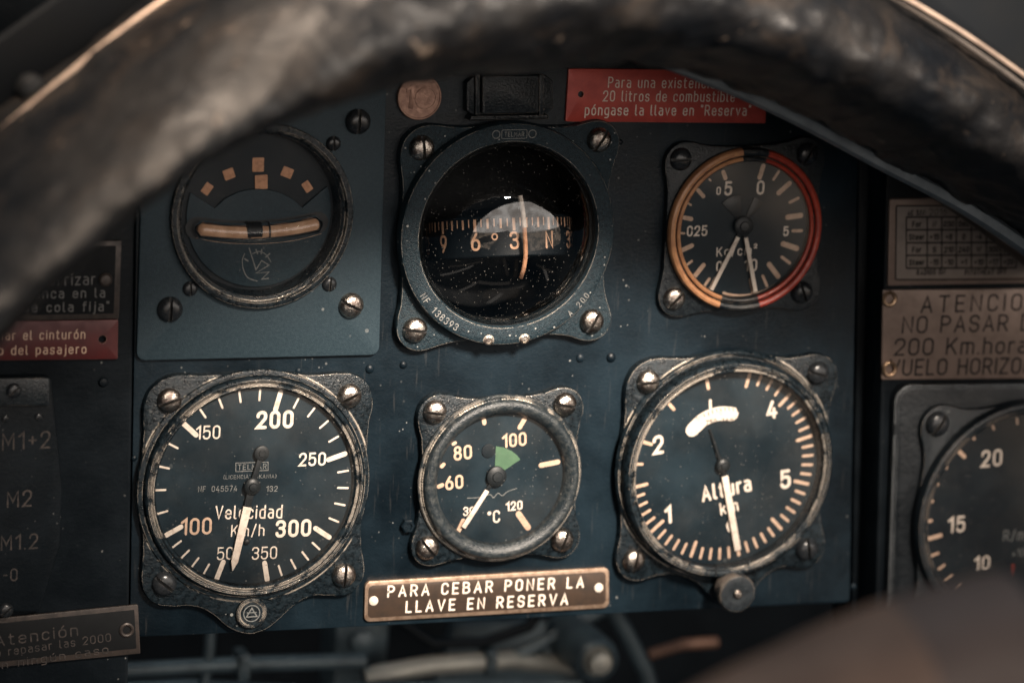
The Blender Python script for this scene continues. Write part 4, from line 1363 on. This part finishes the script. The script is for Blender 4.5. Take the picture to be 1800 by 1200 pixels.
mb, fr, info = placard('placard', [(640, 1093), (1071, 1068), (1071, 997), (642, 1022)], 0.02, 1.3, M['edge_bronze'],
                       'bronze placard reading Para cebar poner la llave en reserva, below the temperature gauge', 2.2, bev=.35)
mb.m(M['bronze'])
mb.prism(rpoly([fr.p(u, v, 1.4) for u, v in ((646, 1086), (1065, 1061), (1065, 1004), (648, 1029))], 1.7), 1.2, 1.33, .05)
mb.m(M['cream'])
fr.tf(mb, 'PARA CEBAR PONER LA', 681, 1039, 1027, 1022, 22, 1.4, t=1.05, gap=1.9)
fr.tf(mb, 'LLAVE EN RESERVA', 713, 1066, 999, 1052, 22, 1.4, t=1.05, gap=1.9)
for u, v in ((657, 1056), (1053, 1033)):
    x, y = fr.p(u, v, 1.8)
    mb.lathe([(1.75, 1.3), (1.65, 1.75), (1.1, 2.15), (.02, 2.3)], (x, y), 20, cap=True)
finish(mb, info)

mb, fr, info = placard('placard', [(1550, 667), (1900, 664), (1905, 506), (1552, 510)], 3.0, 1.2, M['alu'],
                       'dull metal placard reading Atención no pasar 200 Km hora, at the right edge', .6)
mb.m(M['ink'])
zt = 1.25
fr.tf(mb, 'ATENCION', 1619, 535, 1826, 530, 32, zt, t=.75, gap=1.8)
fr.tf(mb, 'NO PASAR DE', 1586, 571, 1836, 566, 32, zt, t=.72, gap=1.2)
fr.tf(mb, '200 Km.hora', 1572, 610, 1806, 606, 32, zt, t=.75, gap=1.0)
fr.tf(mb, 'VUELO HORIZONTAL', 1563, 646, 1880, 641, 31, zt, t=.78, gap=.9)
mb.m(M['brass'])
for u, v in ((1564, 526), (1564, 649)):
    x, y = fr.p(u, v, 1.7)
    mb.lathe([(3.1, 1.2), (3.0, 1.8), (2.4, 2.2), (1.8, 2.0), (1.5, 1.0), (.02, .9)], (x, y), 24, cap=True)
finish(mb, info)

mb, fr, info = placard('correction_card', [(1561, 502), (1890, 496), (1895, 344), (1564, 350)], 3.0, .9, M['alu'],
                       'compass correction card with a printed table of headings above the metal placard', .6, 'card')
mb.m(M['alu_pale'])
mb.prism(rpoly([fr.p(u, v, 1) for u, v in ((1575, 491), (1860, 486), (1864, 357), (1577, 362))], .3), .85, .96, .03)
mb.m(M['ink'])
zt = 1.0


def tb(x, y):
    return fr.p(1500 + x / 2.857, 270 + (y - (x - 540) * .004) / 2.857, zt)


def card_line(x0, y0, x1, y1, w):
    mb.stroke([tb(x0, y0), tb(x1, y1)], w, zt + (.01 if x0 == x1 else 0), cap=False)


card_line(216, 262, 1030, 262, .5)
card_line(216, 632, 1030, 632, .5)
card_line(216, 262, 212, 632, .5)
cols = (266, 371, 444, 517, 593, 668, 741, 818)
rows = (318, 382, 447, 510, 574)
for y in rows:
    card_line(cols[0], y, cols[-1], y, .55)
for x in cols:
    card_line(x, rows[0], x, rows[-1], .5)
cells = (('For', 'N', '030', '060', 'E', '120', '150'), ('Steer', '+15', '+8', '0', '-4', '-10', '-20'), ('For', 'S', '210', '240', 'W', '300', '330'), ('Steer', '-15', '-10', '+1', '+10', '+17', '+20'))
for j, row in enumerate(cells):
    for i, s_ in enumerate(row):
        x, y = tb((cols[i] + cols[i + 1]) / 2, (rows[j] + rows[j + 1]) / 2 + 3)
        text(mb, s_, x, y, 2.3, zt + .02, t=1.3, sx=.98 if len(s_) > 3 else 1.0, gap=.6)
for s_, x0, x1, y in (('AC S/N:', 272, 365, 296), ('2016', 382, 470, 292), ('Inst.', 538, 590, 298), ('RADIOS ON', 318, 462, 594), ('PITOTHEAT OFF', 560, 770, 594)):
    a, b = tb(x0, y), tb(x1, y)
    text(mb, s_, (a[0] + b[0]) / 2, (a[1] + b[1]) / 2, 2.1 if s_ != '2016' else 2.5, zt + .02, t=1.2 if s_ != '2016' else .6, width=b[0] - a[0])
finish(mb, info)

# magneto switch plate, at the left edge; dark colours stand in for its weak light
rt = root('magneto_switch_plate', *P(40, 860, 2), 0, 'black switch plate marked M1+2, M2 and M1, hardly lit at the left edge', 'switch plate')
fr = Frame(*P(40, 860, 2), 0)
mb = MB(M['side'])
mb.prism(rpoly([fr.p(u, v, 3) for u, v in ((-80, 1075), (70, 1075), (106, 960), (110, 860), (100, 760), (91, 662), (-80, 662))], 2), 0, 3, .7)
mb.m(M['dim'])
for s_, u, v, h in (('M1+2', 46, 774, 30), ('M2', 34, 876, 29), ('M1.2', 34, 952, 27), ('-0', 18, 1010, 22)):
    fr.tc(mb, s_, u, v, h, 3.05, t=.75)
mb.build('switch_face', rt)
mb = MB(M['crackle_less'])
a, b = fr.p(-80, 690, 6), fr.p(90, 668, 6)
mb.prism(rpoly([fr.p(u, v, 5) for u, v in ((-80, 715), (88, 713), (88, 664), (-80, 666))], 1), 2.9, 5, .6)
mb.build('clamp_strip', rt)
for u, v in ((24, 686), (70, 735), (12, 738), (12, 1075)):
    x, y = fr.p(u, v, 5)
    screw(rt, x, y, 5 if v < 700 else 3, 40, SCREW_SMALL, 1.0 if v < 700 or v > 1000 else .5)

# ------------------------------------------------------------------ cover box above the compass, coin
rt = root('compensator_cover', *P(896, 168, 4), 0, 'black chipped rectangular cover box directly above the compass', 'cover')
fr = Frame(*P(896, 168, 4), 0)
mb = MB(M['crackle_less'])
mb.prism(rpoly([fr.p(u, v, 3.5) for u, v in ((820, 196), (832, 203), (962, 200), (974, 192), (972, 142), (960, 133), (832, 135), (820, 146))], .8), 0, 3.5, .8)
mb.build('base', rt)
mb = MB(M['crackle_less'])
mb.prism(rpoly([fr.p(u, v, 6.5) for u, v in ((848, 201), (948, 199), (948, 133), (848, 134))], .8), 3.4, 6.5, .8)
mb.build('lid', rt)
for u in (840, 952):
    mb = MB(M['crackle_less'])
    mb.prism(rpoly([fr.p(uu, v, 5) for uu, v in ((u - 4, 203), (u + 4, 202), (u + 4, 131), (u - 4, 132))], .3), 3.4, 5.0, .3)
    mb.build('rib', rt)
mb = MB(M['crackle_less'])
mb.prism(rpoly([fr.p(uu, v, 6) for uu, v in ((826, 214), (968, 211), (966, 203), (830, 205))], .4), 0, 5, .6)
mb.build('ledge', rt)

x, y = P(737, 171, 1)
mb = MB(M['copper'])
Rk = 7.9
mb.lathe([(Rk, 0), (Rk, 1.3), (Rk - .25, 1.55), (Rk - .6, 1.55), (Rk - .8, 1.35), (.02, 1.35)], n=64, cap=True)
ca, sa = cos(radians(-4)), sin(radians(-4))
mb.prism([(-3.6, -4.2), (-1.9, -4.2), (-1.9, 4.2), (-3.2, 4.2), (-5.0, 2.7), (-5.0, 1.3), (-3.6, 2.2)], 1.3, 1.62, .2)
mb.lathe([(3.9, 1.3), (3.8, 1.55), (3.5, 1.55), (3.4, 1.35)], (2.2, -.2), 40)
mb.stroke([(1.2, 2.3), (3.0, 2.6), (4.4, 1.2), (3.6, -.6), (2.4, -2.6)], .9, 1.42)
for k in range(6):
    xx = 1.6 + k * .85
    yy = sqrt(max(0, 6.6 ** 2 - xx * xx))
    mb.stroke([(xx, max(3.4 - k * .3, 1)), (xx, yy)], .22, 1.42)
    mb.stroke([(xx, -max(3.8 - k * .3, 1)), (xx, -yy)], .22, 1.42)
o = mb.build('coin')
tag(place(o, x, y, 0.02), 'small brown copper coin stuck to the panel beside the black cover box', 'coin')
o.rotation_euler = (pi / 2, radians(4), 0)


# ------------------------------------------------------------------ leather coaming over the panel
def path_px(ctrl, n):
    return catmull(ctrl, n)


inner_px = [(-230, 820), (-135, 690), (-70, 580), (2, 465), (128, 338), (275, 232), (408, 180), (578, 143), (730, 123), (880, 116), (1020, 108), (1160, 116), (1300, 162), (1420, 216), (1560, 288), (1690, 365), (1810, 445), (1960, 560)]
outer_px = [(-560, 800), (-440, 690), (-300, 590), (-150, 470), (-10, 360), (120, 250), (250, 138), (360, 38), (520, -80), (760, -165), (1000, -200), (1200, -160), (1400, -90), (1560, -10), (1680, 60), (1800, 140), (1900, 220), (2060, 340)]
NS = 14
ip, op = path_px(inner_px, NS), path_px(outer_px, NS)
HI, HO = 80, 120
sec = catmull([(0.10, -3), (0.02, 25), (0.0, 60), (0.01, 85), (0.06, 108), (0.16, 128), (0.32, 145), (0.52, 152), (0.72, 147), (0.88, 135), (0.97, 118), (1.0, 95), (1.0, 60)], 6)
mb = MB(M['leather'])
rings = []
for i, ((u0, v0), (u1, v1)) in enumerate(zip(ip, op)):
    a = P(u0, v0, HI)
    b = P(u1, v1, HO)
    ring = []
    hs = 1.4 - 0.55 * max(0.0, min(1.0, (u0 + 100) / 1800))
    a, b = P(u0, v0, HI * hs), P(u1, v1, HO * hs)
    for k, (s_, h) in enumerate(sec):
        h = h * hs
        x = a[0] + (b[0] - a[0]) * s_
        y = a[1] + (b[1] - a[1]) * s_
        p = Vector((x, y, h))
        w = max(0.0, min(1.0, (h - 20) / 60))
        n1 = noise.noise(p * .035 + Vector((3, 1, 7)))
        n2 = noise.noise(p * .085 + Vector((8, 2, 1)))
        n3 = noise.noise(p * .2)
        # gathers of the hide, running in from the inner edge
        n4 = abs(noise.noise(Vector((i * .11, s_ * 1.1, 5.0))))
        crease = -2.6 * max(0, 1 - n4 / .16) * max(0, 1 - s_ * 1.6)
        disp = w * (1.8 * n1 + 1.6 * n2 + 1.2 * n3 + .8 * noise.noise(p * .45) + crease)
        mid = Vector((a[0] + (b[0] - a[0]) * .5, a[1] + (b[1] - a[1]) * .5, 70))
        d = (p - mid).normalized()
        ring.append(tuple(p + d * disp))
    rings.append(ring)
mb.rings(rings, closed=False)
bmesh.ops.recalc_face_normals(mb.bm, faces=mb.bm.faces)
rt = root('leather_coaming', 0, 0, 0, 'padded dark leather hood with worn wrinkles arching over the instruments', 'coaming')
mb.build('leather_pad', rt, 80)
mb = MB(M['strip'])
sp_px = path_px([(1150, 112), (1240, 136), (1330, 172), (1430, 220), (1560, 290), (1690, 358), (1810, 436), (1960, 548)], 8)
rings = []
for i, (u, v) in enumerate(sp_px):
    w = min(1.0, .12 + i / 10) * 24
    q = []
    for du, dv, h in ((0.45, -.8, 74), (.45, -.8, 79), (.2, -.35, 81), (-.3, .5, 81), (-.5, .85, 79), (-.5, .85, 72)):
        q.append(P(u + du * w * .6, v + dv * w * .6, 79) + (h,))
    rings.append(q)
mb.rings(rings, closed=False)
bmesh.ops.recalc_face_normals(mb.bm, faces=mb.bm.faces)
mb.build('edge_strip', rt, 50)

# ------------------------------------------------------------------ windscreen frames in both upper corners
rt = root('canopy_frame', 0, 0, 0, 'bronze edged canopy rail with screws crossing the upper left corner', 'canopy frame', 'canopy rails beside the leather hood')


def p3(lst, h):
    return [P(u, v, h) + (h,) for u, v in lst]


mb = MB(M['frame'])
mb.tube(catmull(p3([(-80, 308), (0, 236), (110, 144), (210, 62), (290, 4), (360, -45)], 95), 8), 1.7, 12)
mb.build('bead', rt)
mb = MB(M['framedark'])
mb.tube(catmull(p3([(-80, 345), (0, 268), (110, 170), (220, 80), (310, 12), (380, -38)], 90), 8), 1.5, 10)
mb.build('inner_bead', rt)
for u, v in ((88, 184), (226, 70)):
    x, y = P(u, v, 93)
    screw(rt, x, y, 91, 30, SCREW_SMALL, .8)
mb = MB(M['pane'])
pts_ = [P(u, v, 80) for u, v in ((-120, 330), (0, 234), (110, 142), (290, 2), (400, -90), (130, -20), (0, 72), (-120, 150))]
mb.prism(pts_, 74, 80, .6)
mb.build('side_panel', rt)
x, y = P(62, 162, 88)
mb = MB(M['black'])
mb.lathe([(4.6, 79), (4.6, 86), (4.0, 88), (2.0, 89), (.02, 89)], (x, y), 24, cap=True)
mb.build('knob', rt)

rt = root('canopy_frame', 0, 0, 0, 'bright thin metal canopy rail crossing the upper right corner', 'canopy frame', 'canopy rails beside the leather hood')
mb = MB(M['frame'])
mb.tube(catmull(p3([(1540, -30), (1600, 2), (1680, 50), (1750, 97), (1830, 155), (1900, 210)], 124), 8), .9, 10)
mb.build('bead', rt)
mb = MB(M['framedark'])
mb.tube(catmull(p3([(1520, -30), (1580, 2), (1660, 52), (1740, 108), (1830, 175), (1900, 232)], 122), 8), 1.1, 10)
mb.build('inner_bead', rt)
mb = MB(M['pane'])
pts_ = [P(u, v, 112) for u, v in ((1600, -2), (1680, 48), (1750, 95), (1830, 153), (1990, 270), (1990, -120), (1500, -120), (1540, -40))]
mb.prism(pts_, 106, 112, .6)
mb.build('side_panel', rt)

# ------------------------------------------------------------------ out of focus leather in the lower right corner
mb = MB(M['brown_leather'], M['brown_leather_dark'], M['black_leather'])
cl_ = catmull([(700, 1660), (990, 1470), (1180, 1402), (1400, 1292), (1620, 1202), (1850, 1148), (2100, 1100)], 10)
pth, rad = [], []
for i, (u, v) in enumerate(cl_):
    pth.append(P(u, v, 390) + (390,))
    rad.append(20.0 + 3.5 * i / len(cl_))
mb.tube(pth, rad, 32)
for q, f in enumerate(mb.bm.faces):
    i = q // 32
    f.material_index = 0 if i < 39 else 1 if i < 47 else 2  # sheen fading into shade, painted in three steps along the roll
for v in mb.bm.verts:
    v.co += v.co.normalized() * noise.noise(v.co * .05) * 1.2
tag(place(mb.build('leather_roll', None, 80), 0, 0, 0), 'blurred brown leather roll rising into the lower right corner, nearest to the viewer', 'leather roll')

# ------------------------------------------------------------------ the machinery under the panel
H = -130


def rod(name, pts_px, r, mt, label, cat, h=H, group='rods and brackets below the panel', n=14):
    mb_ = MB(mt)
    mb_.tube([P(u, v, h) + (h,) for u, v in pts_px], r, n)
    return tag(place(mb_.build(name, None, 50), 0, 0, 0), label, cat, group)


rod('control_tube', [(200, 1178), (420, 1166), (640, 1160)], 3.2, M['mech'], 'dark horizontal tube below the airspeed gauge', 'tube')
rod('push_rod', [(640, 1190), (760, 1168), (900, 1158), (1010, 1170)], 4.2, M['mech_pale'], 'pale metal rod below the bronze placard', 'rod')
rod('diagonal_strut', [(890, 1160), (960, 1125), (1050, 1075), (1100, 1045)], 3.0, M['mech'], 'strut slanting up to the panel edge left of the round boss', 'strut')
rod('diagonal_strut', [(1070, 1060), (1100, 1110), (1135, 1180), (1150, 1230)], 3.4, M['mech'], 'strut slanting down right of the round boss', 'strut')
rod('rusty_lever', [(1140, 1150), (1200, 1132), (1260, 1128)], 2.4, M['rust'], 'reddish brown lever showing between strut and leather roll', 'lever')
rod('upright_tube', [(352, 1240), (366, 1160), (372, 1090)], 2.2, M['mech'], 'thin upright tube crossing the horizontal tube', 'tube')
rod('lower_tube', [(560, 1214), (800, 1206), (1020, 1200)], 2.6, M['mech'], 'thin tube running along the bottom edge of the picture', 'tube', H + 10)
mb = MB(M['mech'])
a = [P(u, v, H - 20) for u, v in ((586, 1230), (676, 1230), (690, 1060), (592, 1060))]
mb.prism(rpoly(a, 3), H - 40, H - 20, 2)
for u, v in ((636, 1128),):
    mb.lathe([(5, H - 20), (4.6, H - 16), (.02, H - 15)], P(u, v, H - 18), 20, cap=True)
tag(place(mb.build('bracket'), 0, 0, 0), 'grey bracket plate standing behind the left end of the pale rod', 'bracket')
mb = MB(M['mech'])
x, y = P(1056, 1166, H + 30)
mb.lathe([(9.6, H - 10), (9.6, H + 22), (9.0, H + 26), (7.0, H + 28), (6.0, H + 26)], (x, y), 36)
mb.m(M['mech_pale'])
mb.lathe([(6.0, H + 26), (4.6, H + 27), (4.4, H + 31), (.02, H + 32)], (x, y), 28, cap=True)
tag(place(mb.build('round_boss'), 0, 0, 0), 'round metal boss with a pale centre between the two slanting struts', 'boss')
rod('hose', [(700, 1090), (760, 1130), (850, 1128), (930, 1100), (960, 1060)], 2.4, M['side'], 'thin black hose sagging above the pale rod', 'hose')
rod('lower_tube', [(180, 1212), (330, 1204), (520, 1215)], 2.8, M['mech'], 'short tube in the lower left below the dark horizontal tube', 'tube', H - 10)
for u, v, lb in ((424, 1166, 'small pipe clamp on the dark horizontal tube left of the bracket'), (858, 1160, 'small pipe clamp on the pale metal rod')):
    mb = MB(M['mech'])
    x, y = P(u, v, H)
    mb.box(x - 2.2, y - 5.5, H - 5, x + 2.2, y + 5.5, H + 5.5, .8)
    mb.lathe([(1.6, H + 5), (1.5, H + 7), (.02, H + 7.3)], (x, y + 3), 12, cap=True)
    tag(place(mb.build('pipe_clamp'), 0, 0, 0), lb, 'clamp', 'rods and brackets below the panel')
mb = MB(M['mech'])
a = [P(u, v, H - 60) for u, v in ((760, 1230), (1010, 1230), (960, 1090), (800, 1096))]
mb.prism(rpoly(a, 3), H - 66, H - 60, 1.5)
tag(place(mb.build('cross_plate'), 0, 0, 0), 'dark plate standing behind the pale rod and the hose', 'plate', 'rods and brackets below the panel')
# bulkhead far behind
mb = MB(M['side'])
mb.prism(rrect(-500, -420, 600, 300, 4), -330, -320, 2)
o = place(mb.build('wall'), 0, 0, 0)
o['kind'] = 'structure'
